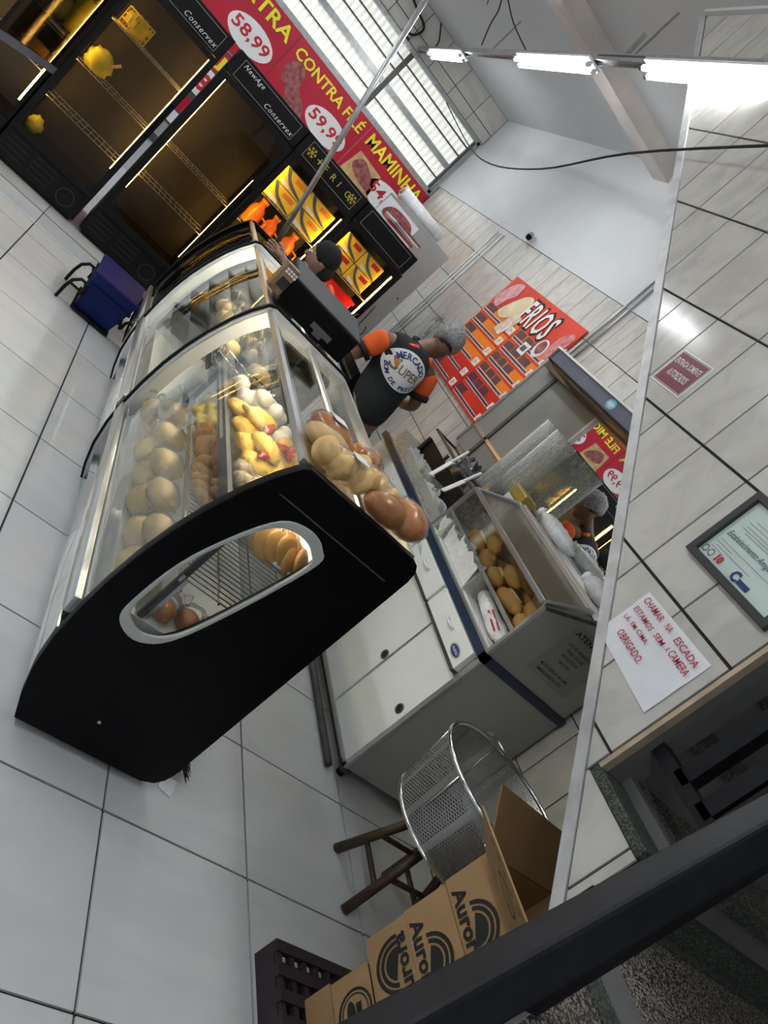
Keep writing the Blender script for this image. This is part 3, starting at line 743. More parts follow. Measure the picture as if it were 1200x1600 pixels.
# greens in the first fridges
def veg(name, label, x, z, r, m, seed, stem=None, y=6.45, group=None):
    t = thing(name, label, 'vegetable', (x, y, z), group)
    B().blob((x,y,z+r[2]*.95), r, 16, 11, .16, 3.2, seed, .95).build('leaves', m, t)
    if stem: B().tube([(x+r[0]*.6,y-.02,z+r[2]*1.2),(x+r[0]*.9,y-.03,z+r[2]*1.6),(x+r[0]*1.15,y-.03,z+r[2]*2.0)], .011, 7).build('stalk', bread_p, t)
    return t
veg('leafy_vegetable', 'yellow-lit cut leaf vegetable with a pale stalk on the middle shelf', -.40, .987, (.10,.06,.085), leaf_m, 1, True)
veg('leafy_vegetable', 'small yellow-lit vegetable in the bottom corner of the fridge', -.445, .667-.295, (.06,.05,.065), leaf_m, 2)
t = thing('produce_basket', 'yellow-lit wire basket of produce on the top shelf', 'basket', (-.37,6.46,1.347))
bb = B()
for k in range(10):
    xx = -.47+.2*k/9; bb.cyl((xx,6.40,1.35),(xx,6.40,1.48), .0025, n=5).cyl((xx,6.52,1.35),(xx,6.52,1.48), .0025, n=5)
for z in (1.35,1.39,1.43,1.48): bb.tube([(-.47,6.40,z),(-.27,6.40,z),(-.27,6.52,z),(-.47,6.52,z)], .003, 5, True)
bb.build('wire_frame', gold_t, t)
B().blob((-.37,6.46,1.42), (.09,.05,.065), 14, 9, .25, 5, 5).build('produce', leaf_m, t)
for (x, z, r, m_, s, lb) in ((-.80,1.057,(.12,.07,.10),leaf_g,3,'dull green bagged vegetable on the middle shelf'), (-.66,1.057,(.06,.06,.13),leaf_m,4,'bright yellow-lit bunch of leaves against the fridge post'), (-.99,1.057,(.08,.06,.10),onion_m,6,'brown paper bag of produce beside the dull green vegetable'), (-.72,.757,(.10,.06,.06),onion_m,7,'flat brown bag lying on the lowest shelf'), (-.76,1.387,(.12,.06,.09),leaf_m,8,'yellow leafy bunch on the top shelf')):
    veg('leafy_vegetable', lb, x, z, r, m_, s)
tg = thing('shelf_tag', 'short white price tag clipped to the shelf below the green bag', 'tag', (-.70,6.385,1.02))
B().mm(-.76,6.384,1.02,-.64,6.388,1.038).build('tag', white_pl, tg); B().mm(-.76,6.376,1.0,-.64,6.384,1.008).build('rail', alu, tg)
dr = thing('fridge_door', 'grey-edged glass fridge door swung open towards the shop', 'door', (-.70,6.0,.45))
Md = Matrix.Rotation(math.radians(62), 4, 'Z')
def dloc(u, v, w): return Vector((-.565,6.29,0)) + Md @ Vector((-u, v, 0)) + Vector((0,0,w))
def dbox(u0,u1,v0,v1,w0,w1):
    b = B(); vs = [dloc(u,v,w) for u in (u0,u1) for v in (v0,v1) for w in (w0,w1)]
    return b.add(vs, [(0,1,3,2),(4,6,7,5),(0,4,5,1),(2,3,7,6),(0,2,6,4),(1,5,7,3)])
dbox(0,.62,-.03,0,.80,.85).build('bottom_rail', slate, dr); dbox(0,.05,-.03,0,.85,1.65).build('stile', blackp, dr); dbox(.57,.62,-.03,0,.85,1.65).build('stile', blackp, dr)
dbox(0,.62,-.03,0,1.65,1.70).build('top_rail', blackp, dr); dbox(.05,.57,-.018,-.012,.85,1.65).build('pane', glass_smoke, dr)
dr.location.z = .80
for c_ in dr.children: c_.location.z -= .35
# grey freezer at the end, with the roll of film on top
fz = thing('upright_freezer', 'tall plain grey freezer cabinet behind the end of the black fridges', 'freezer', (2.25,7.3,ZK-.1))
B().mm(1.93,6.99,.0,2.555,7.65,2.085).build('cabinet', mat('grey_painted_steel', (.36,.37,.36), .4, var=.04), fz, .006)
for z in (.5, 1.0, 1.5): B().cyl((2.50,6.99,z),(2.50,6.985,z), .009, n=8).build('screw', ink, fz)
B().mm(1.95,6.985,.05,2.535,6.99,.12).build('kick_plate', dark_metal, fz)
fr = thing('film_roll', 'roll of film wrapped in clear plastic lying on the grey freezer', 'roll', (2.15,7.2,2.085))
B().cyl((1.88,7.2,2.145),(2.42,7.2,2.145), .058, n=18).build('roll', bag_white, fr); B().cyl((1.86,7.2,2.145),(1.88,7.2,2.145), .03).build('core', card, fr)
fm = thing('folded_flyers', 'pile of folded printed flyers on top of the end fridge', 'paper', (1.93,6.6,1.85))
for k in range(5): B().box((1.93+.008*k,6.62,1.86+.018*k), (.30,.3,.014), Matrix.Rotation(.1*k-.2,3,'Z')).build('flyer', (paper, red_t, grey_t, paper, meat)[k], fm)
bk = thing('printed_meat_card', 'small printed meat picture propped behind the flyers', 'sign', (1.92,6.83,1.85))
B().mm(1.74,6.84,1.85,2.12,6.852,2.03).build('card', paper, bk); Face((1.74,6.84,1.85),(1,0,0),(0,0,1),(0,-1,0)).poly('meat_strip', smooth_loop([(.04,.04),(.1,.14),(.3,.15),(.36,.06),(.2,.02)]), meat, bk, .002)
# ================================================================== BLUE BASKET ON ITS FOOTED RACK
bs = thing('blue_basket', 'navy blue plastic shopping basket on the floor before the fridges', 'basket', (.60,5.42,.0))
def taper(b, x0,x1,y0,y1,z0,z1,f,th=.008, front=True):
    cx, cy = (x0+x1)/2, (y0+y1)/2
    def ring(z, k, t_): 
        return [(cx+(x0-cx)*k+t_,cy+(y0-cy)*k+t_,z),(cx+(x1-cx)*k-t_,cy+(y0-cy)*k+t_,z),(cx+(x1-cx)*k-t_,cy+(y1-cy)*k-t_,z),(cx+(x0-cx)*k+t_,cy+(y1-cy)*k-t_,z)]
    A = ring(z0,f,0); Bq = ring(z1,1,0); Ai = ring(z0+th,f,th); Bi = ring(z1,1,th)
    b.add(A+Bq, [(i,(i+1)%4,4+(i+1)%4,4+i) for i in range(4)]); b.add(Ai+Bi, [(i,4+i,4+(i+1)%4,(i+1)%4) for i in range(4)])
    b.add(Bq+Bi, [(i,(i+1)%4,4+(i+1)%4,4+i) for i in range(4)]); b.add(A, [(3,2,1,0)]); b.add(Ai, [(0,1,2,3)])
    return b
taper(B(), 0.395,0.705,5.140,5.600,.03,.295,.82).build('tub', blue_pl, bs)
taper(B(), 0.385,0.715,5.130,5.610,.285,.305,.99,.022).build('rim', blue_pl, bs)
taper(B(), 0.390,0.710,5.135,5.605,.205,.222,.985,.012).build('rib', blue_pl, bs)
sl = B()
for k in range(11):
    for r in range(3): sl.mm(.448+.022*k, 5.176-.020*(.24-(.07+.042*r))*0+ .022*(2-r)*.5, .06+.042*r, .456+.022*k, 5.180+.022*(2-r)*.5, .085+.042*r)
sl.build('slot_row', ink, bs)
rk = thing('basket_rack', 'black bent-tube rack with hoop feet carrying the blue basket', 'rack', (.6,5.35,0))
for sx, x in ((-1,.385),(1,.735)):
    for yy in (5.13, 5.52):
        pts = [(x+sx*.075,yy,0.008),(x+sx*.075,yy,.10),(x+sx*.065,yy,.16),(x+sx*.03,yy,.20),(x,yy,.20),(x-sx*.02,yy,.17),(x-sx*.02,yy,.12)]
        B().tube(pts, .011, 8).build('hoop_leg', blackp, rk)
    B().cyl((x-sx*.03,5.10,.125),(x-sx*.03,5.55,.125), .009).build('side_bar', blackp, rk)
B().cyl((.352,5.53,.012),(.768,5.53,.012), .008).build('cross_bar', blackp, rk)
B().mm(.41,5.14,.012,.69,5.58,.024).build('rest_plate', blackp, rk)
# ================================================================== CURVED-GLASS DISPLAY CASES
PF = [(.805,.035),(.765,.12),(.730,.22),(.706,.34),(.696,.46),(.694,.58),(.699,.70),(.713,.82),(.735,.93),(.765,1.04),(.798,1.125),(.832,1.19)]
def pz(a, b): 
    out = []
    for i in range(len(PF)-1):
        (x0,z0),(x1,z1) = PF[i], PF[i+1]
        for k in range(4):
            z = z0+(z1-z0)*k/4
            if a <= z <= b: out.append((x0+(x1-x0)*k/4, z))
    if PF[-1][1] <= b: out.append(PF[-1])
    return out
def offs(poly, d):
    c = Vector((1.03,.62)); return [(p[0]+(-1 if p[0] < 1.0 else 1)*d*(abs(p[0]-1.03)/.33), p[1]+(1 if p[1] > .62 else -1)*d*(abs(p[1]-.62)/.58)) for p in poly]
REAR = [(1.27,1.203),(1.298,1.195),(1.315,1.175),(1.322,1.14),(1.330,.12),(1.322,.085),(1.302,.055),(1.26,.038)]
OUT = pz(0,2) + [(.85,1.203)] + REAR
def case(y0, y1, label, near_black, far_m, gm, loc_extra=None, deckm=white_lam):
    t = thing('display_case', label, 'display case', (1.02,(y0+y1)/2,0))
    # base, glossy lower front, rails
    B().mm(.86,y0+.05,.0,1.28,y1-.05,.06).build('plinth', blackp, t)
    B().prism([(.83,.06),(.75,.22),(.722,.40),(.75,.46),(1.30,.46),(1.31,.10),(1.27,.06)], 'y', y0+.02, y1-.02).build('body', white_lam, t)
    B().strip(pz(.03,.365), 'y', y0+.02, y1-.02, .006).build('lower_front', glossw, t)
    B().strip([(p[0]-.003,p[1]) for p in pz(.345,.40)], 'y', y0+.015, y1-.015, .010).build('black_seal', black_rub, t)
    B().strip([(p[0]-.006,p[1]) for p in pz(.385,.475)], 'y', y0+.015, y1-.015, .020).build('front_rail', alu, t)
    B().strip([(p[0]-.010,p[1]) for p in pz(.42,.435)], 'y', y0+.015, y1-.015, .010).build('front_rail_ridge', alu, t)
    B().strip(pz(.47,2), 'y', y0+.02, y1-.02, .006).build('curved_glass', gm, t)
    B().mm(.826,y0+.02,1.184,.850,y1-.02,1.206).build('ridge_bar', alu, t)
    B().mm(.850,y0+.02,1.194,1.30,y1-.02,1.200).build('top_glass', gm, t)
    B().mm(1.055,y0+.02,1.1995,1.078,y1-.02,1.209).build('top_bar', alu, t)
    B().mm(1.288,y0+.02,1.17,1.312,y1-.02,1.206).build('rear_top_bar', alu, t)
    for k in (0,1):
        yy0 = y0+.03+(y1-y0-.06)*k/2; yy1 = y0+.03+(y1-y0-.06)*(k+1)/2
        B().mm(1.298+.008*k,yy0,.48,1.304+.008*k,yy1,1.17).build('rear_sliding_door', gm, t)
    # far end: moulded arch with a black edge
    far_out = pz(.05,2)+[(.86,1.205)]+REAR[:-1]
    inn = [(p[0]+.055, p[1]) for p in pz(.47,1.0)] + [(.835,1.06),(.875,1.14),(.93,1.155),(1.25,1.165),(1.27,1.13),(1.27,.50)]
    B().holed(offs(far_out,.012), inn, 'y', y1-.02, y1+.012).build('end_arch', far_m, t)
    if far_m is not blackp: B().holed(offs(far_out,.022), offs(far_out,.006), 'y', y1+.010, y1+.028).build('end_edge', blackp, t)
    B().mm(.80,y1-.006,.50,1.27,y1-.002,1.15).build('end_glass', gm, t)
    return t
c1 = case(1.87, 3.30, 'long curved-glass bakery case whose black end has an oval window', True, mat('grey_moulded_plastic', (.42,.42,.44), .35), glass_case)
c2 = case(3.345, 4.53, 'white-arched curved-glass case of bagged goods next to the black-ended case', False, mat('white_moulded_plastic', (.70,.73,.76), .35), glass_case)
c3 = case(4.565, 5.20, 'dark empty curved-glass case at the fridge end of the row', False, blackp, glass_smoke)
# black end panel with the oval window
def scale_loop(lp, k):
    cx = sum(p[0] for p in lp)/len(lp); cy = sum(p[1] for p in lp)/len(lp); return [(cx+(p[0]-cx)*k, cy+(p[1]-cy)*k) for p in lp]
OV = smooth_loop([(.793,.505),(.886,.478),(.974,.585),(1.075,.975),(1.050,1.055),(.965,1.075),(.880,1.02),(.796,.80),(.775,.60)], 5)
ep = offs(OUT, .008)
pan = B().holed(ep, scale_loop(OV,.985), 'y', 1.835, 1.872).build('end_panel', blackg, c1, .004)
B().holed(scale_loop(OV,1.004), scale_loop(OV,.89), 'y', 1.830, 1.842).build('oval_rim', frost, pan, .004)
B().prism(scale_loop(OV,.92), 'y', 1.846, 1.850).build('oval_glass', glass, pan)
B().prism([(.83,1.10),(.84,1.104),(1.27,1.104),(1.27,1.10)], 'y', 1.832, 1.836).build('groove', dark_metal, pan)
B().cyl((1.0,1.836,.16),(1.0,1.831,.16), .006, n=8).build('screw', steel, pan)
for x in (.90,1.22): B().cyl((x,1.95,0),(x,1.95,.05), .025).build('foot', black_rub, c1)
# brush and paper on the floor by the case
br = thing('brush_head', 'worn black broom head poking out under the case end', 'brush', (1.42,1.99,0))
B().mm(1.33,1.96,.02,1.43,2.03,.06).build('block', blackp, br)
bm_ = B()
for k in range(26): bm_.cyl((1.42+.002*(k%3),1.955+.075*k/25,.055-.002*(k%4)), (1.47+.010*random.random(),1.94+.09*k/25,.012+.006*(k%5)), .0028, .001, 5)
bm_.build('bristles', black_rub, br)
pp = tag(B().add([(1.36,1.88,.004),(1.415,1.86,.004),(1.43,1.925,.016),(1.375,1.94,.006),(1.36,1.88,.001),(1.415,1.86,.001),(1.43,1.925,.013),(1.375,1.94,.003)], [(0,1,2,3),(7,6,5,4),(0,4,5,1),(1,5,6,2),(2,6,7,3),(3,7,4,0)]).build('paper_scrap', paper), 'scrap of pale paper on the floor beside the broom head', 'paper')
# ---- fittings inside the first case
B().mm(.74,1.90,.462,1.29,3.27,.50).build('deck', white_lam, c1)
us = thing('upper_shelf', 'glass upper shelf with dark front rail inside the black-ended case', 'shelf', (1.02,2.58,.88))
B().mm(.845,1.90,.885,1.285,3.26,.893).build('shelf_glass', glass, us)
B().mm(.830,1.90,.872,.850,3.26,.912).build('front_rail', dark_metal, us)
hs = B()
for k in range(60): hs.mm(.8285,2.5+.0125*k,.884,.830,2.506+.0125*k,.898)
hs.build('rail_slots', white_pl, us)
for yy in (1.905, 3.24): B().mm(.85,yy,.5,.87,yy+.015,.885).build('support', dark_metal, us)
B().mm(1.02,1.91,.893,1.28,2.35,.903).mm(1.02,2.36,.893,1.28,2.78,.903).build('white_tray', white_lam, us)
ms = thing('wire_rack', 'chromed wire middle rack inside the black-ended case', 'rack', (1.02,2.58,.68))
wr_ = B()
for k in range(46): wr_.cyl((.86,1.905+.03*k,.69),(1.285,1.905+.03*k,.69), .0024, n=5, caps=False)
for x in (.86,1.0,1.14,1.28): wr_.cyl((x,1.90,.686),(x,3.26,.686), .004, n=5, caps=False)
wr_.build('wires', chrome, ms)
B().mm(.852,1.90,.675,.862,3.26,.70).build('front_bar', alu, ms)
for yy in (1.91,3.25): B().mm(1.26,yy,.5,1.275,yy+.01,.69).mm(.87,yy,.5,.885,yy+.01,.69).build('post', alu, ms)
tg = B().mm(.845,1.905,.5,.855,3.26,.60).build('divider_glass', glass, c1)
# lamp under the ridge
lm = thing('case_lamp', 'slim lamp tube under the top ridge of the black-ended case', 'lamp', (.88,2.6,1.165))
B().cyl((.885,1.95,1.165),(.885,3.22,1.165), .010).build('tube', ledc_m, lm); B().mm(.868,1.94,1.172,.90,3.23,1.184).build('holder', alu, lm)
# ---- bakery goods: one mesh per kind, copied
def kind(mb_fn, m, n=3):
    return [mb_fn(i).mesh('food', m) for i in range(n)]
def put(name, label, cat, group, meshes, spots, rz=1.0, jig=.0):
    for i, s in enumerate(spots):
        x, y, z = s[:3]; a = s[3] if len(s) > 3 else random.uniform(-rz, rz)
        o = inst(name, meshes[i % len(meshes)], None, (x, y, z), (random.uniform(-jig,jig), random.uniform(-jig,jig), a))
        tag(o, label, cat, group)
eggs = kind(lambda i: B().blob((0,0,.033), (.043,.033,.033), 14, 10, .01, 1, i), egg_m, 1)
put('boiled_egg', 'white boiled egg piled at the arch end of the upper shelf', 'egg', 'boiled eggs', eggs,
    [(.93,2.98,.894),(.98,3.04,.894),(1.03,2.96,.894),(1.00,2.88,.894),(1.06,2.90,.894),(.92,3.10,.894),(1.09,2.98,.894),(1.12,2.86,.894),(.985,2.96,.945),(1.05,2.93,.945),(1.02,3.10,.894),(1.13,3.08,.894),(1.15,2.95,.894),(1.08,3.14,.894)], 3)
past = kind(lambda i: B().blob((0,0,.030), (.085,.055,.032), 16, 10, .14, 3, i+2, .85), cheese_m, 3)
put('cheese_pastry', 'golden melted-cheese pastry on the upper shelf rail side', 'pastry', 'cheese pastries', past,
    [(.92,2.80,.894,.3),(.92,2.66,.894,1.2),(.93,2.52,.894,.6),(1.0,2.72,.894,2.0),(1.0,2.58,.894,.2),(.96,2.42,.894,.8),(1.03,2.48,.904,1.4),(1.08,2.62,.904,.9),(.95,2.70,.945,.4),(.97,2.50,.940,1.9),(1.12,2.48,.904,.2)], 1, .1)
sau = kind(lambda i: B().blob((0,0,.012), (.075,.020,.014), 14, 8, .3, 4, i, .9), sauce_m, 2)
put('sauce_topping', 'streak of red sauce on the cheese pastries', 'sauce', 'red sauce streaks', sau, [(.97,2.62,.980,1.2),(1.04,2.58,.968,.9),(.965,2.44,.955,1.0),(1.10,2.63,.962,1.3)], .3)
lag = kind(lambda i: B().blob((0,0,.028), (.16,.035,.030), 20, 8, .1, 5, i, .8), mat('stuffed_long_pastry', (.52,.24,.03), .45, scale=14, bump=.4, col2=(.72,.42,.06)), 2)
put('long_pastry', 'long stuffed pastry lying along the rear of the upper shelf', 'pastry', 'long stuffed pastries', lag, [(1.12,2.76,.904,1.35),(1.18,2.72,.904,1.4),(1.15,2.55,.904,1.3)], .1)
drk = kind(lambda i: B().blob((0,0,.026), (.05,.038,.028), 14, 9, .1, 4, i, .85), dark_roll, 2)
put('seeded_roll', 'dark seeded roll next to the end panel on the upper shelf', 'bread', 'dark seeded rolls', drk, [(.90,2.31,.894),(.90,2.22,.894),(.96,2.28,.894),(.91,2.13,.894),(.97,2.18,.894),(.90,2.04,.894)], 2)
pan_ = kind(lambda i: B().blob((0,0,.014), (.058,.052,.016), 18, 8, .04, 3, i, .8), mat('flat_bun_crust', (.42,.21,.06), .5, scale=6, bump=.1, col2=(.62,.38,.14), rnd=.12), 2)
for k in range(10):
    o = inst('flat_bun', pan_[k%2], None, (.97+.032*(k%5), 1.955+.05*(k//5), .912+.008*(k%3)), (.9, .25, 0.2*k)); tag(o, 'flat brown bun standing in a row behind the top of the oval window', 'bun', 'flat buns behind the oval window')
yel = kind(lambda i: B().blob((0,0,.022), (.030,.024,.024), 12, 8, .12, 3, i, .85), snack_y, 3)
put('cheese_ball', 'small yellow dough ball piled on the wire rack', 'snack', 'yellow dough balls', yel,
    [(.885+.052*(i%5)+.01*math.sin(i*3), 2.98+.052*(i//5), .693+(.038 if i > 19 else 0)) if i < 20 else (.91+.055*(i%4), 3.0+.06*((i-20)//4), .731) for i in range(30)], 3)
cox = kind(lambda i: B().lathe([(0,0),(.026,.004),(.036,.022),(.034,.042),(.022,.062),(.008,.080),(0,.084)], n=14), snack_o, 1)
put('drop_croquette', 'orange drop-shaped croquette on the wire rack before the dough balls', 'snack', 'orange croquettes', cox,
    [(.90+.066*(i%4)+.008*math.cos(i*5), 2.66+.066*(i//4), .693) for i in range(18)], 3, .5)
kib = kind(lambda i: B().blob((0,0,.026), (.055,.027,.027), 14, 8, .08, 3, i, .9), snack_b, 2)
put('meat_croquette', 'brown oblong croquette on the wire rack in front of the orange ones', 'snack', 'brown croquettes', kib,
    [(.91+.10*(i%3)+.01*math.sin(i*4), 2.38+.062*(i//3), .693+(0 if i < 12 else .045)) if i < 12 else (.95+.09*(i%3), 2.40+.07*((i-12)//3), .738) for i in range(18)], .8)
# cupcake on paper
cp = thing('cup_tart', 'little round tart on white paper beside the brown croquettes', 'tart', (.90,2.22,.693))
B().add([(.85,2.16,.694),(.96,2.17,.694),(.95,2.28,.694),(.85,2.27,.694),(.85,2.16,.6945),(.96,2.17,.6945),(.95,2.28,.6945),(.85,2.27,.6945)], [(0,3,2,1),(4,5,6,7)]).build('paper', paper, cp)
B().lathe([(0,.0),(.026,0),(.034,.03),(.03,.036),(0,.040)], (.90,2.22,.6955), 20).build('tart', loaf_p, cp); B().cyl((.91,2.22,.735),(.94,2.21,.76), .004).build('pick', white_pl, cp)
# bagged round breads along the front glass
rb = kind(lambda i: B().blob((0,0,.048), (.060,.075,.050), 16, 10, .05, 2, i, .9), bread_p, 3)
def bagged(name, label, group, x, y, z, meshes, k, sc=1.0, rot=0, cat='bread', film=(.072,.088,.060)):
    t = thing(name, label, cat, (x,y,z), group); t.rotation_euler = (0,0,rot)
    inst('bread', meshes[k % len(meshes)], t, (0,0,.002), (0,0,0), (sc,sc,sc))
    key = ('film', film)
    if key not in _tm: _tm[key] = B().blob((0,0,film[2]*.9), film, 14, 9, .10, 4, 5, .88).mesh('film', plastic_clear)
    inst('plastic_bag', _tm[key], t)
    if ('tie', film) not in _tm: _tm[('tie', film)] = B().cyl((0,film[1]*.75,film[2]*1.2),(.01,film[1]*1.25,film[2]*1.6), .006, .018, 8).mesh('tie', plastic_clear)
    inst('bag_neck', _tm[('tie', film)], t)
    return t
for k in range(7):
    bagged('bagged_bread', 'round pale bread in a clear bag along the front glass', 'bagged breads along the front glass', .790+.006*(k%2), 2.03+.190*k, .501, rb, k, 1.12, .12*k, film=(.066,.088,.060))
for k in range(5):
    bagged('bagged_bread', 'round pale bread in a clear bag on top of the front row', 'bagged breads of the second layer', .785, 2.12+.225*k, .612, rb, k+1, .9, .5*k, film=(.056,.072,.052))
for k in range(4):
    bagged('bagged_roll', 'brown roll in a wrinkled bag behind the foot of the oval window', 'bagged rolls behind the oval window', .92+.095*k, 1.965+.012*(k%2), .501, [loaf_p_mesh for loaf_p_mesh in kind(lambda i: B().blob((0,0,.03), (.04,.05,.035), 12, 8, .1, 3, i, .9), loaf_m, 1)], 0, 1.0, .8*k, film=(.046,.052,.05))
# ---- loaves in plastic on the glass top
def loaf(name, label, x, y, r, m, seed, rot, braid=0, tagw=None):
    z = 1.2015 if not (1.03 < x < 1.1) else 1.2105
    t = thing(name, label, 'bread', (x,y,z)); t.rotation_euler = (0,0,rot)
    b = B()
    if braid:
        for k in range(braid):
            u = -r[0]*.7+1.4*r[0]*k/(braid-1); b.blob((u, .018*(-1)**k, r[2]), (r[0]*.36, r[1]*.75, r[2]), 14, 9, .06, 3, seed+k, .95, Matrix.Rotation(.5*(-1)**k,3,'Z'))
    else: b.blob((0,0,r[2]), r, 20, 12, .06, 2.5, seed, .95)
    inst('loaf', b.mesh('loaf', m), t)
    inst('wrapper', B().blob((0,0,r[2]*1.06), (r[0]*1.05, r[1]*1.06, r[2]*1.04), 22, 12, .05, 6, seed+9, .93).mesh('wrapper', plastic_clear), t)
    inst('wrapper_tail', B().add([(r[0]*.98,-r[1]*.3,r[2]*.6),(r[0]*1.35,-r[1]*.75,r[2]*.25),(r[0]*1.38,r[1]*.7,r[2]*.5),(r[0]*.98,r[1]*.3,r[2]*.9),(r[0]*1.25,0,r[2]*.9)], [(0,1,4),(1,2,4),(2,3,4),(3,0,4)]).mesh('tail', plastic_clear), t)
    if tagw:
        inst('price_label', B().box((tagw[0],tagw[1],r[2]*2.09), (.06,.04,.002)).mesh('label', paper), t)
    return t
loaf('wrapped_loaf', 'round golden glazed loaf with a white label in clear wrap', .955, 2.19, (.085,.07,.042), loaf_m, 1, .3, 0, (-.01,.0))
loaf('wrapped_loaf', 'pale oval loaf with a torn white wrap end beside the glazed one', .925, 2.075, (.095,.055,.038), loaf_p, 2, .2)
loaf('wrapped_loaf', 'braided pale loaf with a price label at the ridge edge of the case', .955, 1.955, (.10,.055,.045), loaf_p, 3, .25, 4, (.03,.0))
loaf('wrapped_loaf', 'darker twisted loaf behind the braided one', 1.095, 2.15, (.09,.05,.042), loaf_m, 4, .7, 3)
loaf('wrapped_loaf', 'long pale braided loaf between the braid and the brown buns', 1.085, 2.0, (.085,.06,.045), loaf_p, 5, -.2, 4)
loaf('wrapped_loaf', 'smooth brown glazed bun lying over the end panel', 1.13, 1.905, (.085,.045,.045), loaf_m, 6, .15)
loaf('wrapped_loaf', 'large shiny brown milk loaf at the rear corner of the case top', 1.225, 1.945, (.075,.075,.055), loaf_m, 7, .1)
fl_ = tag(B().add([(1.10,2.3,1.212),(1.30,2.10,1.209),(1.30,3.25,1.209),(1.12,3.2,1.2125),(1.2,2.7,1.222),(1.25,3.0,1.216),(1.17,2.5,1.214)], [(0,1,6),(1,4,6),(1,2,5),(1,5,4),(2,3,5),(3,4,5),(3,0,4),(0,6,4)]).build('cling_film', plastic_clear), 'sheet of crinkled cling film over the rear strip of the glass top', 'film')
# ---- goods in the second case
B().mm(.74,3.37,.462,1.29,4.50,.50).build('deck', white_lam, c2); B().mm(.85,3.38,.80,1.28,4.49,.808).build('inner_shelf', glass, c2)
B().mm(.84,3.38,.79,.85,4.49,.83).build('shelf_rail', blackp, c2)
for k in range(4):
    for c in range(2):
        bagged('bagged_goods', 'crumpled clear bag of mixed baked goods in the white-arched case', 'crumpled bags in the white-arched case', .93+.20*c, 3.70+.21*k, .809, rb, k, .95, .6*k+c, 'bag', (.082,.088,.10))
l2 = thing('case_lamp', 'lit lamp tube seen through the white-arched case', 'lamp', (.88,3.9,1.02))
B().cyl((.885,3.42,1.165),(.885,4.46,1.165), .010).build('tube', ledc_m, l2)
B().mm(.868,3.41,1.172,.90,4.47,1.184).build('holder', alu, l2)
wbk = thing('wire_basket', 'round-fronted wire basket catching the lamp light in the white-arched case', 'basket', (1.03,3.55,.81))
wv = B()
for k in range(16):
    a = math.pi*k/15; wv.tube([(1.03-.16*math.cos(a),3.55-.10*math.sin(a),.812),(1.03-.18*math.cos(a),3.55-.12*math.sin(a),.90)], .003, 5)
for z, r in ((.815,.16),(.86,.17),(.90,.18)): wv.tube([(1.03-r*math.cos(math.pi*k/15),3.55-(r-.06)*math.sin(math.pi*k/15),z) for k in range(16)], .004, 5)
wv.build('wires', chrome, wbk)
# ---- black scale standing on the second case
sc_ = thing('counter_scale', 'black counter scale with a brown keypad standing on the glass cases', 'scale', (1.1,3.62,1.206))
B().prism([(3.47,1.213),(3.78,1.213),(3.78,1.385),(3.47,1.345)], 'x', .865, 1.275).build('housing', blackg, sc_, .006)
B().add([(.86,3.47,1.346),(1.28,3.47,1.346),(1.28,3.76,1.384),(.86,3.76,1.384),(.86,3.465,1.358),(1.28,3.465,1.358),(1.28,3.755,1.396),(.86,3.755,1.396)], [(0,3,2,1),(4,5,6,7),(0,1,5,4),(1,2,6,5),(2,3,7,6),(3,0,4,7)]).build('weighing_plate', mat('dark_steel_plate', (.030,.032,.032), .7, .0), sc_, .004)
kp = B().mm(.790,3.48,1.235,.862,3.55,1.375).build('keypad', mat('brown_keypad', (.20,.12,.06), .5, var=.3, scale=40), sc_, .004)
FK = Face((.79,3.48,1.235),(1,0,0),(0,0,1),(0,-1,0)); FK.poly('display', rect(.02,.03,.07,.08), ink, kp, .002); FK.polys('key_row', [rect(.012+.016*a,.1+.014*b_,.024+.016*a,.11+.014*b_) for a in range(4) for b_ in range(2)], white_t, kp, .002)
Face((1.05,3.47,1.225),(1,0,0),(0,0,1),(0,-1,0)).poly('label_plate', rect(.0,.02,.12,.05), mat('dim_label', (.10,.10,.10), .6), sc_, .002)
Face((1.05,3.47,1.225),(1,0,0),(0,0,1),(0,-1,0)).poly('label_tab', rect(.03,.0,.08,.02), mat('dim_label', (.10,.10,.10), .6), sc_, .002)
for x in (.90,1.24):
    for yy in (3.52,3.74): B().cyl((x,yy,1.2085),(x,yy,1.213), .015).build('foot', black_rub, sc_)
bk_ = thing('scale_cabinet', 'black curved cabinet side standing under the scale behind the cases', 'cabinet', (1.44,3.7,0))
B().prism(smooth_loop([(1.345,.08),(1.50,.10),(1.53,.6),(1.50,1.05),(1.40,1.185),(1.345,1.19)],4), 'y', 3.40, 4.05).build('body', blackg, bk_)
B().mm(1.36,3.42,0,1.50,4.03,.09).build('plinth', black_rub, bk_)
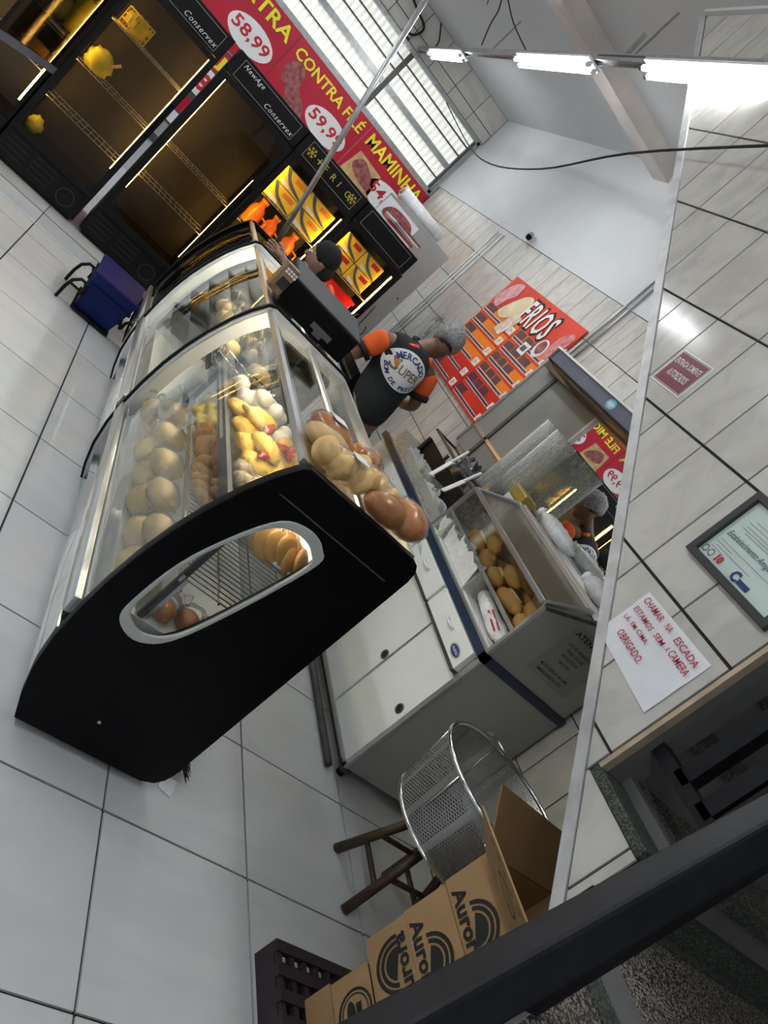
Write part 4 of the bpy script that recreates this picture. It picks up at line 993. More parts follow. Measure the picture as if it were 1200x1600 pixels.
# ================================================================== WHITE COUNTER BY THE TILED WALL
YE, YB = 2.445, 4.75
ct = thing('service_counter', 'white counter with a row of drawers over sliding doors against the tiled wall', 'counter', (2.66,3.6,0))
B().mm(2.365,YE+.004,.075,2.97,YB,.885).build('carcass', white_lam, ct)
B().mm(2.36,YE-.006,.075,2.975,YE+.006,.895).build('end_panel', grey_lam, ct)
B().mm(2.345,YE-.008,.07,2.362,YE+.02,.895).build('corner_angle', alu, ct)
B().mm(2.345,YE-.002,.065,2.372,YB,.092).build('bottom_rail', alu, ct)
B().mm(2.352,YE,.745,2.366,YB,.765).build('top_rail', alu, ct)
B().mm(2.380,YE+.03,.03,2.42,YB,.075).build('toe_board', wood_d, ct)
for (y0, y1, dx) in ((YE+.02,2.865,.0),(2.845,3.32,.006),(3.31,3.80,.0),(3.79,4.27,.006),(4.26,YB,.0)):
    d = B().mm(2.352+dx,y0,.092,2.362+dx,y1,.742).build('sliding_door', white_lam, ct)
    B().mm(2.348+dx,y1-.014,.092,2.353+dx,y1,.742).build('door_edge', alu, d)
    B().tube([(2.350+dx,y0+.06+.022*math.cos(a*math.pi/8),.435+.022*math.sin(a*math.pi/8)) for a in range(16)], .005, 6, True).build('finger_pull_ring', dark_metal, d)
    B().cyl((2.3515+dx,y0+.06,.435),(2.3525+dx,y0+.06,.435), .019).build('finger_pull', ink, d)
dys = [2.475, 2.985, 3.44, 3.885, 4.33]
for k in range(4):
    y0, y1 = dys[k]+.008, dys[k+1]-.014
    d = B().mm(2.318,y0,.768,2.352,y1,.888).build('drawer', white_lam, ct, .003)
    B().mm(2.3165,y0,.752,2.356,y1,.768).build('drawer_base', dark_metal, d)
    yc = (y0+y1)/2
    B().tube([(2.316,yc-.04,.842),(2.300,yc-.03,.842),(2.296,yc,.842),(2.300,yc+.03,.842),(2.316,yc+.04,.842)], .0065, 8).build('drawer_handle', white_pl, d)
    if k == 0:
        FD = Face((2.3175,y1,.768),(0,-1,0),(0,0,1),(-1,0,0))
        FD.poly('badge', ell(.405,.042,.050,.026), navy_t, d, .001); FD.polys('badge_ring', arcband(.405,.042,.044,.021,.047,.0235,0,2*math.pi,24), white_t, d, .0016)
        FD.text('badge_text', 'ALENO', .372, .036, .066, .014, white_t, d, .002, .01)
B().mm(2.330,YE-.012,.893,2.365,YB,.935).mm(2.330,YE-.012,.893,2.985,YE+.02,.935).build('edge_band', navy, ct)
B().mm(2.345,YE,.905,2.985,YB,.930).build('worktop', steel, ct)
for x in (2.40,2.92):
    for yy in (YE+.04, 3.6, YB-.06): B().cyl((x,yy,0),(x,yy,.076), .022, n=10).build('foot', black_rub, ct)
B().mm(2.345,YE-.012,.05,2.40,YE+.05,.072).build('caster_plate', dark_metal, ct)
# black skirting pipe on the floor under the counter
tag(B().cyl((2.30,YE+.02,.024),(2.30,4.7,.024), .018, n=10).build('floor_pipe', dark_metal), 'dark pipe lying on the floor along the foot of the white counter', 'pipe')
# ---- bread display standing on the counter
bd = thing('bread_display', 'glazed bread display with bag pockets standing on the white counter', 'display case', (2.66,3.0,.936))
ED = [(2.345,.937),(2.335,1.255),(2.345,1.275),(2.62,1.375),(2.80,1.40),(2.97,1.40),(2.97,.937)]
B().prism(ED, 'y', YE+.002, YE+.016).build('end_panel', grey_lam, bd)
B().prism(ED, 'y', 3.49, 3.50).build('end_panel', acryl, bd)
for yy in (YE, 3.488):
    B().beam((2.338,yy+.008,.94),(2.332,yy+.008,1.262), .018,.018,(0,1,0)).build('corner_post', alu, bd)
    B().beam((2.335,yy+.008,1.262),(2.62,yy+.008,1.378), .018,.018,(0,1,0)).build('sloping_edge', alu if yy > 3 else dark_metal, bd)
B().mm(2.328,YE,.937,2.345,3.50,.950).build('front_sill', alu, bd)
B().mm(2.330,YE+.016,1.078,2.346,3.49,1.094).build('front_rail', alu, bd)
B().mm(2.350,YE+.016,.950,2.97,3.49,.956).build('floor_plate', white_lam, bd)
B().mm(2.348,YE+.016,1.072,2.62,3.49,1.078).build('bread_shelf', alu, bd)
B().mm(2.61,YE+.016,.956,2.62,3.49,1.36).build('back_board', mat('tan_inner_panel', (.40,.36,.28), .6, var=.08), bd)
B().mm(2.50,YE+.016,.956,2.506,3.49,1.072).build('pocket_back', grey_lam, bd)
B().mm(2.332,YE+.016,1.094,2.335,3.49,1.250).build('front_glass', glass, bd)
for yy in (2.905, 3.40): B().mm(2.335,yy,.952,2.50,yy+.008,1.075).build('pocket_divider', acryl, bd)
lid = B().add([(2.330,YE+.03,1.262),(2.330,3.475,1.262),(2.62,3.51,1.372),(2.62,YE+.10,1.372),(2.330,YE+.03,1.254),(2.330,3.475,1.254),(2.62,3.51,1.364),(2.62,YE+.10,1.364)], [(0,1,2,3),(7,6,5,4),(0,4,5,1),(1,5,6,2),(2,6,7,3),(3,7,4,0)]).build('lid_panel', glassmat('tan_acrylic_lid', (.86,.84,.78), .03, .1, .22, (.42,.38,.32)), bd)
B().beam((2.330,YE+.03,1.268),(2.330,3.475,1.268), .024,.022).build('lid_front_bar', alu, lid); B().beam((2.62,YE+.10,1.378),(2.62,3.51,1.378), .024,.022).build('lid_back_bar', alu, lid)
B().beam((2.330,YE+.03,1.268),(2.62,YE+.10,1.378), .022,.022).build('lid_end_bar', alu, lid); B().beam((2.330,3.475,1.268),(2.62,3.51,1.378), .022,.022).build('lid_end_bar', alu, lid)
for yy in (YE+.12,3.44): B().box((2.632,yy,1.382), (.03,.05,.012)).build('hinge', steel, lid)
B().mm(2.62,YE+.016,1.366,2.97,3.49,1.385).build('rear_top', white_lam, bd)
B().mm(2.62,YE+.016,1.385,2.64,3.49,1.402).build('rear_top_lip', alu, bd)
FE = Face((2.335,YE+.002,.937),(1,0,0),(0,0,1),(0,-1,0))
note = FE.poly('notice', rect(.20,.075,.52,.385), mat('grey_notice_paper', (.30,.30,.285), .6), bd, .0015)
FE.text('notice_title', 'ATENÇÃO', .225, .325, .25, .042, ink, note, .003, .02)
for k, (s_, w_) in enumerate((('LOCAL SEPARADO',.19),('PARA USO DE',.13),('PRODUTOS DO',.13),('BALCÃO',.08),('',0),('MORTADELA, SALAME,',.22),('EMBALAGENS, ETC',.20))):
    if s_: FE.text('notice_line', s_, (.345-w_/2), .278-.030*k, w_, .017, ink, note, .003, .005)
# breads: french rolls heaped behind the glass
fb = [B().blob((0,0,.036), (.080+.006*i,.048,.042), 18, 10, .05, 2.4, i*3, .92).mesh('roll', bread_m) for i in range(4)]
crack = B().blob((0,0,.0735), (.052,.015,.009), 12, 6, .25, 4, 2).mesh('crack', bread_p)
def froll(x, y, z, i):
    t = thing('french_roll', 'golden crusty french roll heaped in the glazed bread display', 'bread', (x,y,z), 'french rolls in the bread display')
    t.rotation_euler = (random.uniform(-.15,.15), random.uniform(-.1,.1), 1.57+random.uniform(-.45,.45))
    inst('crust', fb[i % 4], t); inst('split', crack, t)
n = 0
for k in range(5):
    for c in range(2):
        y = 2.545+.175*k
        froll(2.420+.115*c+.01*math.sin(k*2.1+c), y, 1.079, n); n += 1
for k in range(6): froll(2.425+.09*(k%2), 2.56+.14*k, 1.150, n); n += 1
for k in range(3): froll(2.45, 2.58+.17*k, 1.200, n); n += 1
# bags in the pockets
def bagpile(name, label, x, y0, y1, z, hgt, nsh, seed, m=bag_white):
    random.seed(seed)
    t = thing(name, label, 'bags', (x,(y0+y1)/2,z))
    for k in range(nsh):
        xx = x-.055+.11*k/max(1,nsh-1)
        nn = 8; up = [(xx+random.uniform(-.010,.010)-.030*(.5+.5*math.sin(j*1.3+seed)), y0+(y1-y0)*j/nn, z+hgt*(.75+.3*random.random())) for j in range(nn+1)]
        lo = [(xx+.015, y0+(y1-y0)*j/nn, z+.001) for j in range(nn+1)]
        mid = [((a[0]+c_[0])/2+random.uniform(-.012,.012), a[1], (a[2]+c_[2])/2) for a, c_ in zip(up, lo)]
        vs = lo+mid+up; q = nn+1
        B().add(vs, [(r*q+j, r*q+j+1, (r+1)*q+j+1, (r+1)*q+j) for r in range(2) for j in range(nn)], True).build('bag', m, t)
bagpile('paper_bags', 'thick sheaf of white bags sticking out of the middle pocket', 2.40, 2.94, 3.22, .957, .14, 7, 3)
bagpile('paper_bags', 'thin sheaf of white bags at the far end of the middle pocket', 2.42, 3.24, 3.38, .957, .11, 4, 4)
bagpile('paper_bags', 'loose white bags in the pocket beside the cutlery rack', 2.42, 3.43, 3.485, .957, .10, 3, 5)
t = thing('white_bag_roll', 'rolled white carrier bag with red stripes in the pocket by the notice', 'bag', (2.42,2.66,.957))
B().cyl((2.42,2.70,1.0),(2.44,2.88,1.01), .040, .036, 16).build('roll', bag_white, t)
B().blob((2.42,2.62,1.0), (.06,.12,.045), 16, 10, .16, 3, 4, .9).build('loose_bag', bag_white, t)
B().beam((2.362,2.56,1.004),(2.368,2.70,1.018), .004,.008).build('red_stripe', pen, t); B().beam((2.368,2.55,1.024),(2.374,2.69,1.036), .004,.006).build('red_stripe', pen, t)
random.seed(11)
# ---- utensil end of the counter
ut = thing('cutlery_rack', 'open grey tray rack with black dividers at the far end of the counter', 'rack', (2.6,4.05,.936))
B().mm(2.345,3.54,.932,2.73,4.60,.940).build('base', steel, ut)
for yy in (3.54,4.00,4.592): B().mm(2.35,yy,.940,2.72,yy+.008,1.06).build('side', acryl, ut)
B().mm(2.345,3.54,.945,2.352,4.60,1.02).build('front', acryl, ut); B().mm(2.53,3.54,.945,2.536,4.60,1.14).build('divider', blackp, ut)
B().mm(2.50,3.53,1.20,2.53,4.60,1.215).mm(2.70,3.73,1.20,2.73,4.60,1.215).mm(2.50,3.53,1.20,2.63,3.55,1.215).mm(2.50,4.05,1.20,2.73,4.07,1.215).mm(2.50,4.58,1.20,2.73,4.60,1.215).build('frame', dark_metal, ut)
for x, yy in ((2.515,3.54),(2.715,3.74),(2.515,4.59),(2.715,4.59)): B().mm(x-.01,yy-.008,.945,x+.01,yy+.008,1.14).build('post', dark_metal, ut)
B().mm(2.54,3.73,.942,2.69,4.04,1.10).build('black_bin', blackp, ut)
for k, (a, b_) in enumerate((((2.36,3.74,1.085),(2.52,3.86,1.30)), ((2.37,3.98,1.06),(2.57,4.22,1.295)))):
    a = Vector(a); b_ = Vector(b_); mid_ = a.lerp(b_, .55)
    t = thing('serrated_knife', ('white serrated scraper leaning on the rack next to the bread lid', 'white serrated scraper leaning on the rack on the worker side')[k], 'knife', a)
    B().beam(a, mid_, .006, .030, (.3,-1,.4)).build('blade', white_pl, t); B().beam(mid_, b_, .012, .016, (.3,-1,.4)).build('handle', white_pl, t)
    tb = B(); up_ = ((b_-a).normalized().cross(Vector((.3,-1,.4)))).normalized(); up_ = up_.cross((b_-a).normalized())
    for q in range(11):
        c_ = a.lerp(mid_, (q+.5)/11)+up_*.017; tb.beam(c_-(b_-a).normalized()*.004, c_+(b_-a).normalized()*.004, .006, .008, (.3,-1,.4))
    tb.build('teeth', white_pl, t)
bagpile('plastic_gloves', 'crumpled white plastic bags stuffed in the far tray', 2.44, 3.70, 3.98, .947, .09, 4, 8)
bagpile('plastic_gloves', 'crumpled clear bags hanging over the tray end by the worker', 2.44, 4.10, 4.40, .947, .11, 4, 9)
t = thing('dark_bag_bundle', 'bundle of dark grey plastic bags behind the cutlery rack', 'bags', (2.88,4.57,.932))
B().blob((2.88,4.57,1.10), (.075,.11,.15), 18, 12, .28, 3, 12, .9).build('bundle', mat('dark_grey_film', (.05,.052,.06), .25, var=.5, scale=20, bump=.6, bscale=20), t); B().mm(2.80,4.45,.932,2.96,4.70,.965).build('tray', dark_metal, t)
t = thing('clear_bag_bundle', 'crumpled ball of clear plastic beside the dark bag bundle', 'bags', (2.88,4.37,.93))
B().blob((2.88,4.37,1.09), (.065,.075,.16), 18, 12, .3, 4, 15, .95).build('bundle', plastic_clear, t)
# ---- cups and jars standing on the rear of the display
def cupstack(label, x, y, z0, z1, r0, r1, ribs=0, group=None):
    t = thing('cup_stack', label, 'cups', (x,y,z0), group)
    prof = [(r0,0),(r0,.002)]
    nn = 26
    for k in range(5): prof.append((r0+(r1-r0)*k/4, (z1-z0)*k/4))
    prof += [(r1,z1-z0),(r1-.004,z1-z0),(r0-.004,.004)]
    B().lathe(prof, (x,y,z0), 26).build('cups', acryl, t)
    B().tube([(x+r1*math.cos(a*math.pi/12),y+r1*math.sin(a*math.pi/12),z1) for a in range(24)], .004, 6, True).build('top_rim', plastic_clear, t)
    if True:
        for a in range(9):
            an = math.pi*.80+a*.155; B().cyl((x+r0*1.01*math.cos(an),y+r0*1.01*math.sin(an),z0),(x+r1*1.01*math.cos(an),y+r1*1.01*math.sin(an),z1), .0022, n=5).build('sleeve_fold', bag_white, t)
cupstack('tall sleeve of clear plastic cups nearest the worker', 2.83, 4.17, 1.10, 1.80, .075, .080, 1)
cupstack('second sleeve of clear cups beside the brass-lidded box', 2.81, 3.98, 1.25, 1.80, .078, .086)
sh = thing('cup_stand', 'steel stand carrying the sleeves of clear cups', 'stand', (2.82,4.0,.94))
B().mm(2.74,3.86,1.085,2.955,4.27,1.098).build('plate', steel, sh)
B().mm(2.74,3.89,1.098,2.89,4.07,1.248).build('middle_box', steel, sh)
for yy in (3.87,4.25): B().mm(2.91,yy,.932,2.95,yy+.015,1.085).build('leg', steel, sh)
t = thing('brass_lid_box', 'pale box with a brass-coloured lid between the cup sleeves and the bread lid', 'box', (2.70,3.66,1.0))
B().mm(2.64,3.56,.942,2.735,3.71,1.36).build('box', white_lam, t); B().mm(2.632,3.552,1.36,2.74,3.718,1.435).build('lid', mat('brass_lid', (.50,.40,.10), .3, .6, var=.2), t, .012)
for k, (y0, y1, lb) in enumerate(((3.12,3.56,'puffed clear bag of bread sticks lying on the rear top of the display'), (2.66,2.92,'second puffed clear bag close to the stair wall edge'))):
    t = thing('plastic_bag', lb, 'bag', (2.78,(y0+y1)/2,1.386))
    B().blob((2.80,(y0+y1)/2,1.432), (.07,(y1-y0)/2,.048), 18, 14, .10, 5, 20+k, .93).build('bag', mat('milky_plastic', (.62,.63,.62), .2, var=.15, scale=30, bump=.6, bscale=35), t)
    B().blob((2.80,y1+.01,1.43), (.02,.03,.03), 10, 8, .3, 4, 3).build('knot', bag_white, t)
# ---- mirror, its frame and the lamp hood over it
mr_ = thing('wall_mirror', 'large mirror on the tiles behind the counter', 'mirror', (2.97,3.85,1.40))
B().mm(2.972,2.50,1.39,2.978,4.16,2.10).build('glass', mirror_m, mr_)
B().mm(2.968,4.175,1.20,2.978,4.835,2.06).build('grey_panel', mat('dim_grey_panel', (.23,.235,.225), .5, var=.04), mr_); B().mm(2.968,4.865,1.20,2.978,5.118,2.06).build('grey_panel', mat('dim_grey_panel', (.23,.235,.225), .5, var=.04), mr_)
B().mm(2.955,4.155,1.39,2.976,4.178,2.06).build('mirror_edge', alu, mr_)
B().mm(2.979,2.49,1.20,2.997,5.14,2.12).build('backing', dark_metal, mr_)
B().mm(2.955,5.115,1.20,2.985,5.14,2.12).build('frame_side', alu, mr_); B().mm(2.955,2.49,1.37,2.985,5.14,1.392).build('frame_bottom', alu, mr_)
B().mm(2.955,4.83,1.20,2.974,4.87,2.06).build('joint_strip', dark_metal, mr_)
B().mm(2.90,2.49,2.03,2.97,5.0,2.10).build('brown_rail', wood_m, mr_)
hd = thing('lamp_hood', 'slate blue lamp hood with a round sticker above the mirror', 'hood', (2.80,3.8,2.04))
B().mm(2.66,2.60,2.065,2.98,4.62,2.155).build('box', slate, hd, .004); B().mm(2.65,2.60,2.150,2.98,4.63,2.164).build('top_edge', white_pl, hd)
B().mm(2.655,4.60,2.055,2.98,4.63,2.16).build('end_cap', dark_metal, hd); B().mm(2.70,2.60,2.045,2.98,4.6,2.065).build('lower_lip', wood_m, hd)
FHd = Face((2.66,4.62,2.065),(0,-1,0),(0,0,1),(-1,0,0))
FHd.poly('sticker', ell(.86,.045,.050,.032), teal_t, hd, .002); FHd.polys('sticker_lines', [rect(.83,.05,.89,.056), rect(.825,.038,.895,.046), rect(.84,.028,.88,.033)], white_t, hd, .003)
# ================================================================== FRIOS BOARD
fb_ = thing('cold_cuts_board', 'orange and red cold-cuts price board headed FRIOS on the tiles', 'sign', (2.985,5.87,1.36))
Y0f, Wf, Z0f, Hf = 6.64, 1.53, 1.37, 1.055
B().mm(2.982,Y0f-Wf,Z0f,2.995,Y0f,Z0f+Hf).build('board', vermil, fb_)
FF = Face((2.982,Y0f,Z0f),(0,-1,0),(0,0,1),(-1,0,0))
for r in range(6):
    FF.poly('price_row', rect(.0,.015+.125*r,Wf,.122+.125*r), orange_b if r > 1 else vermil, fb_, .001)
    lines = [rect(.03,.045+.125*r,.62,.050+.125*r), rect(.03,.020+.125*r,.62,.025+.125*r), rect(.82,.045+.125*r,1.40,.050+.125*r), rect(.82,.020+.125*r,1.40,.025+.125*r)]
    FF.polys('row_rule', lines, white_t, fb_, .002)
    FF.polys('row_band', [rect(.03,.026+.125*r,.62,.044+.125*r), rect(.82,.026+.125*r,1.40,.044+.125*r)], slate_t, fb_, .002)
    for c0, wd in ((.03,(.22,.0,.0)), (.82,((.17,0,0),(.14,.12,.14),(.14,.13,.12),(.13,.12,.14),(.15,.16,.18),(.16,.13,.1))[r])):
        x = c0; bars = []
        for w_ in wd:
            k = 0
            while k*.020 < w_:
                bars.append([(x+.020*k,.055+.125*r),(x+.020*k+.014,.055+.125*r),(x+.020*k+.016,.118+.125*r),(x+.020*k+.002,.118+.125*r)]); k += 1
            x += w_+.02
        FF.polys('item_name', bars, slate_t, fb_, .003)
    for x in (.665, 1.42):
        FF.poly('price_tag', rect(x,.02+.125*r,x+.10,.088+.125*r), white_t, fb_, .004)
        FF.polys('price_mark', [[(x+.03,.035+.125*r),(x+.04,.033+.125*r),(x+.055,.075+.125*r),(x+.042,.075+.125*r)], rect(x+.062,.05+.125*r,x+.085,.056+.125*r)], red_t, fb_, .006)
B().mm(2.978,Y0f-.802,Z0f,2.984,Y0f-.788,Z0f+.78).build('centre_rail', red_t, fb_)
FF.text('heading_shadow', 'FRIOS', .595, .745, .60, .275, ink, fb_, .003, .055, -.0, .12, 1.12)
FF.text('heading', 'FRIOS', .61, .768, .57, .228, white_t, fb_, .006, .02, -.0, .12, 1.12)
FF.poly('ham_picture', smooth_loop([(.02,.80),(.10,.98),(.26,1.03),(.30,.92),(.22,.84),(.16,.74)]), mat('printed_ham', (.55,.20,.24), .5, scale=16, col2=(.75,.45,.42)), fb_, .004)
FF.poly('cheese_picture', smooth_loop([(.27,.76),(.44,.96),(.60,.98),(.62,.84),(.46,.72),(.34,.70)]), mat('printed_cheese', (.62,.50,.28), .5, scale=10, col2=(.78,.70,.46)), fb_, .005)
FF.poly('plate', ell(1.27,.735,.085,.085), white_t, fb_, .004); FF.poly('salami_picture', smooth_loop([(1.21,.735),(1.24,.80),(1.31,.79),(1.33,.72),(1.27,.68)]), meat, fb_, .006)
FF.poly('sliced_meat_picture', smooth_loop([(1.36,.72),(1.35,.88),(1.44,.97),(1.51,.94),(1.50,.80),(1.46,.70)]), mat('printed_slices', (.50,.08,.10), .5, scale=18, col2=(.72,.34,.32)), fb_, .005)
FF.poly('taped_card', [(.46,.60),(.62,.58),(.72,.80),(.56,.83)], mat('taped_price_card', (.60,.40,.28), .5, scale=18, col2=(.82,.74,.62)), fb_, .008, .002)
FF.poly('pinned_card', rect(1.04,.60,1.17,.70), white_t, fb_, .008, .002); FF.polys('pinned_mark', [rect(1.062+.02*k,.625,1.075+.02*k,.675) for k in range(4)], ink, fb_, .010)
B().mm(2.975,Y0f-Wf-.02,Z0f-.02,2.99,Y0f-Wf+.005,Z0f+.86).build('edge_strip', alu, fb_)
# hook with bags on the tiles
hk = thing('bag_hook', 'clump of clear bags hooked to the tiles by the FRIOS board', 'bags', (2.96,7.05,1.62))
B().blob((2.95,7.05,1.55), (.03,.09,.13), 14, 10, .3, 4, 2).build('bags', plastic_clear, hk); B().tube([(2.998,7.08,1.70),(2.95,7.08,1.72),(2.93,7.05,1.70),(2.93,7.05,1.66)], .006, 6).build('hook', chrome, hk)
# ================================================================== THINGS ON THE STAIR WALL
FN = lambda y, z: Face((X1, y, z), (0,-1,0), (0,0,1), (-1,0,0))
sg = thing('door_sign', 'small crimson sign ENTRADA SOMENTE AUTORIZADOS on the stair wall tiles', 'sign', (X1-.002, 2.245, 2.13))
f = FN(2.338, 2.130)
f.poly('plate', rect(0,0,.186,.144), white_pl, sg, .004, .004); f.poly('enamel', rect(.006,.006,.180,.138), sign_bg, sg, .005)
f.polys('border', [rect(.009,.009,.177,.0105), rect(.009,.1335,.177,.135), rect(.009,.009,.0105,.135), rect(.1755,.009,.177,.135)], white_t, sg, .0055)
f.text('wording', 'ENTRADA SOMENTE', .018, .090, .150, .024, white_t, sg, .006, .012); f.text('wording', 'AUTORIZADOS', .036, .042, .116, .027, white_t, sg, .006, .012)
nt_ = thing('handwritten_note', 'lined paper note handwritten in red pen taped to the stair wall', 'note', (X1-.002, 1.40, 1.48))
f = FN(1.556, 1.478)
pap = B(); nx, nz_ = 14, 9
vs = []
for j in range(nz_+1):
    for i in range(nx+1):
        u, v = i/nx, j/nz_
        x = .307*u; y = (.018+.176*v) if u < .01 else ((.018*(1-u))+(.178+.020*u)*v + .0*(1-v)); y = .018*(1-u)*(1-v)+ .194*v+ (.201-.194)*u*v
        vs.append(f.p(x, y, .002+.004*max(0, noise.noise(Vector((u*3,v*3,1))))+.006*(1-v)*abs(u-.5)))
pap.add(vs, [(j*(nx+1)+i, j*(nx+1)+i+1, (j+1)*(nx+1)+i+1, (j+1)*(nx+1)+i) for j in range(nz_) for i in range(nx)], True).build('sheet', paper, nt_)
f.polys('ruled_lines', [rect(.012*k+.006, .012+(.004 if k < 6 else 0), .012*k+.0066, .190) for k in range(25)], mat('pale_blue_rule', (.55,.60,.68), .6), nt_, .0085)
hw = [('CHAMAR', .018, .166, .094, .020), ('NA', .132, .166, .026, .019), ('ESCADA', .185, .164, .105, .020), ('ESTAMOS', .020, .131, .098, .017), ('SEM', .134, .131, .045, .016), ('A', .192, .132, .010, .016), ('CAMERA', .208, .132, .085, .021), ('LÁ', .020, .098, .022, .018), ('EM', .056, .100, .024, .013), ('CIMA.', .090, .100, .054, .014), ('OBRIGADO.', .052, .056, .128, .022)]
for s_, x, y, w_, h_ in hw: f.text('handwriting', s_, x, y, w_, h_, pen, nt_, .010, .008, -.02, .12)
ce = thing('framed_certificate', 'certificate in a charcoal frame hanging on the stair wall tiles', 'picture', (X1-.002, 1.42, 1.824))
f = FN(1.596, 1.824); W_, H_ = .356, .242
B().holed([(1.596,1.824),(1.24,1.824),(1.24,2.066),(1.596,2.066)], [(1.574,1.846),(1.262,1.846),(1.262,2.044),(1.574,2.044)], 'x', X1-.020, X1-.001).build('frame', frame_b, ce, .002)
f.poly('sheet', rect(.02,.02,W_-.02,H_-.02), cert_bg, ce, .006)
f.polys('thin_border', [rect(.028,.028,.029,.21), rect(.028,.21,.20,.211)], grey_t, ce, .007)
f.poly('green_stripe', [(.15,.222),(.165,.222),(.335,.09),(.335,.08)], green_t, ce, .008); f.poly('navy_corner', [(.165,.222),(.336,.222),(.336,.09)], dkblue, ce, .0085)
f.poly('grey_facet', [(.085,.222),(.150,.222),(.18,.196),(.12,.19)], mat('pale_facet', (.42,.46,.44), .5), ce, .0075)
f.poly('seal', ell(.262,.135,.022,.022), mat('bronze_seal', (.42,.20,.12), .4, .3), ce, .009)
ln = []
for k, (x0, x1_, y) in enumerate(((.075,.235,.176),(.060,.25,.164),(.066,.26,.152),(.058,.262,.143),(.08,.27,.135),(.045,.29,.084),(.038,.11,.074),(.05,.20,.064),(.038,.095,.055))): ln.append(rect(x0,y,x1_,y+.0022))
f.polys('text_lines', ln, grey_t, ce, .0075)
f.text('script_line', 'Estabelecimento Amigo do Meio', .042, .098, .255, .024, dkblue, ce, .008, 0, 0, .4)
for k in range(2): f.polys('round_icon', arcband(.036+.026*k,.040,.0085,.0085,.0105,.0105,0,2*math.pi,16), ink, ce, .008)
f.text('emblem', '10', .085, .030, .026, .024, red_t, ce, .008, .06); f.text('blue_logo', 'C', .160, .026, .028, .032, navy_t, ce, .008, .05); f.poly('blue_logo_bar', rect(.19,.030,.235,.045), navy_t, ce, .008)
# ================================================================== STOOL AND PERFORATED BASKET
SC = Vector((2.43, 1.89, 0))
st = thing('wooden_stool', 'low dark wooden stool with round legs in front of the counter end', 'stool', SC)
legs = [(2.29,2.03),(2.28,1.755),(2.60,2.02),(2.60,1.76)]
tops = [(2.37,1.95),(2.37,1.83),(2.50,1.95),(2.50,1.83)]
for (x, y), (a, b_) in zip(legs, tops): B().cyl((x,y,.0),(a,b_,.42), .022, .018, 12).build('leg', wood_d, st)
def lp(i, z): k = z/.42; return (legs[i][0]+(tops[i][0]-legs[i][0])*k, legs[i][1]+(tops[i][1]-legs[i][1])*k, z)
for i, j, z in ((0,1,.14),(2,3,.14),(0,2,.20),(1,3,.20)): B().cyl(lp(i,z), lp(j,z), .012, n=10).build('stretcher', wood_d, st)
B().cyl((2.435,1.89,.42),(2.435,1.89,.45), .16, n=28).build('seat', wood_d, st)
pb = thing('perforated_basket', 'round perforated steel basket with wire handles standing on the stool', 'basket', (2.42,1.86,.451))
c = (2.42,1.86,.451)
R0, R1, HB = .285, .325, .29
B().lathe([(R0,0),(R0+.01,.03),(R1-.008,HB-.02),(R1,HB)], c, 48).build('drum', perf, pb)
B().cyl((c[0],c[1],c[2]+.004),(c[0],c[1],c[2]+.010), R0-.003, n=48).build('bottom', mat('dull_steel_plate', (.14,.14,.14), .5, .6, var=.2, scale=14), pb)
for r_, z, q in ((R1,HB,.010),(R0+.003,.006,.009)): B().tube([(c[0]+r_*math.cos(a*math.pi/24),c[1]+r_*math.sin(a*math.pi/24),c[2]+z) for a in range(48)], q, 8, True).build('rim', chrome, pb)
for a0 in (1.18,):
    B().tube([(c[0]+(R1+.012+.12*math.sin(k*math.pi/10))*math.cos(a0-.28+.056*k),c[1]+(R1+.012+.12*math.sin(k*math.pi/10))*math.sin(a0-.28+.056*k),c[2]+HB-.02) for k in range(11)], .008, 8).build('handle', chrome, pb)
for a in range(6):
    an = a*math.pi/3+.2; B().cyl((c[0]+R0*math.cos(an),c[1]+R0*math.sin(an),c[2]),(c[0]+R1*math.cos(an),c[1]+R1*math.sin(an),c[2]+HB), .004, n=6).build('seam', steel, pb)
# ================================================================== BOX STACK ON ITS PALLET
pl = thing('plastic_pallet', 'dark plum slotted plastic pallet on the floor under the cardboard boxes', 'pallet', (2.1,1.1,0))
px0, px1, py0, py1, ph = 1.785, 2.42, .62, 1.435, .10
B().mm(px0,py0,0,px1,py1,.015).mm(px0,py0,.015,px0+.03,py1,ph-.02).mm(px1-.03,py0,.015,px1,py1,ph-.02).mm(px0+.3,py0,.015,px0+.34,py1,ph-.02).build('frame', crate_m, pl)
for k in range(11):
    y1 = py1-.075*k; B().mm(px0,y1-.038,ph-.02,px1,y1,ph).build('slat', crate_m, pl)
for k in range(12): B().mm(px0+.004+.055*k,py0,ph-.026,px0+.024+.055*k,py1,ph-.006).build('cross_slat', crate_m, pl)
def aurora(fc, parent, w, flip=False):
    cx = w*.62
    S_ = -1 if flip else 1
    oy = .0
    def T(pts): return [((w-x, .155-y) if flip else (x, y)) for x, y in pts]
    out = [arcband(w*.60,.052,.070,.070,.082,.082,-.15,math.pi*.97), arcband(w*.60,.052,.052,.052,.064,.064,-.25,math.pi*.95), [ell(w*.60,.052,.045,.045,16,0,-.3,math.pi*.9)]]
    for q in out: fc.polys('sun_arcs', [T(p) for p in q], ink, parent, .002)
    vs, fs, ar = text2d('Aurora', .035); ww = .215; hh = .048
    pts = [(w*.50-ww/2+u*ww, .010+v*hh) for u, v in vs]; pts = T(pts)
    B().add([fc.p(x, y, .0025) for x, y in pts], fs).build('brand_lettering', ink, parent)
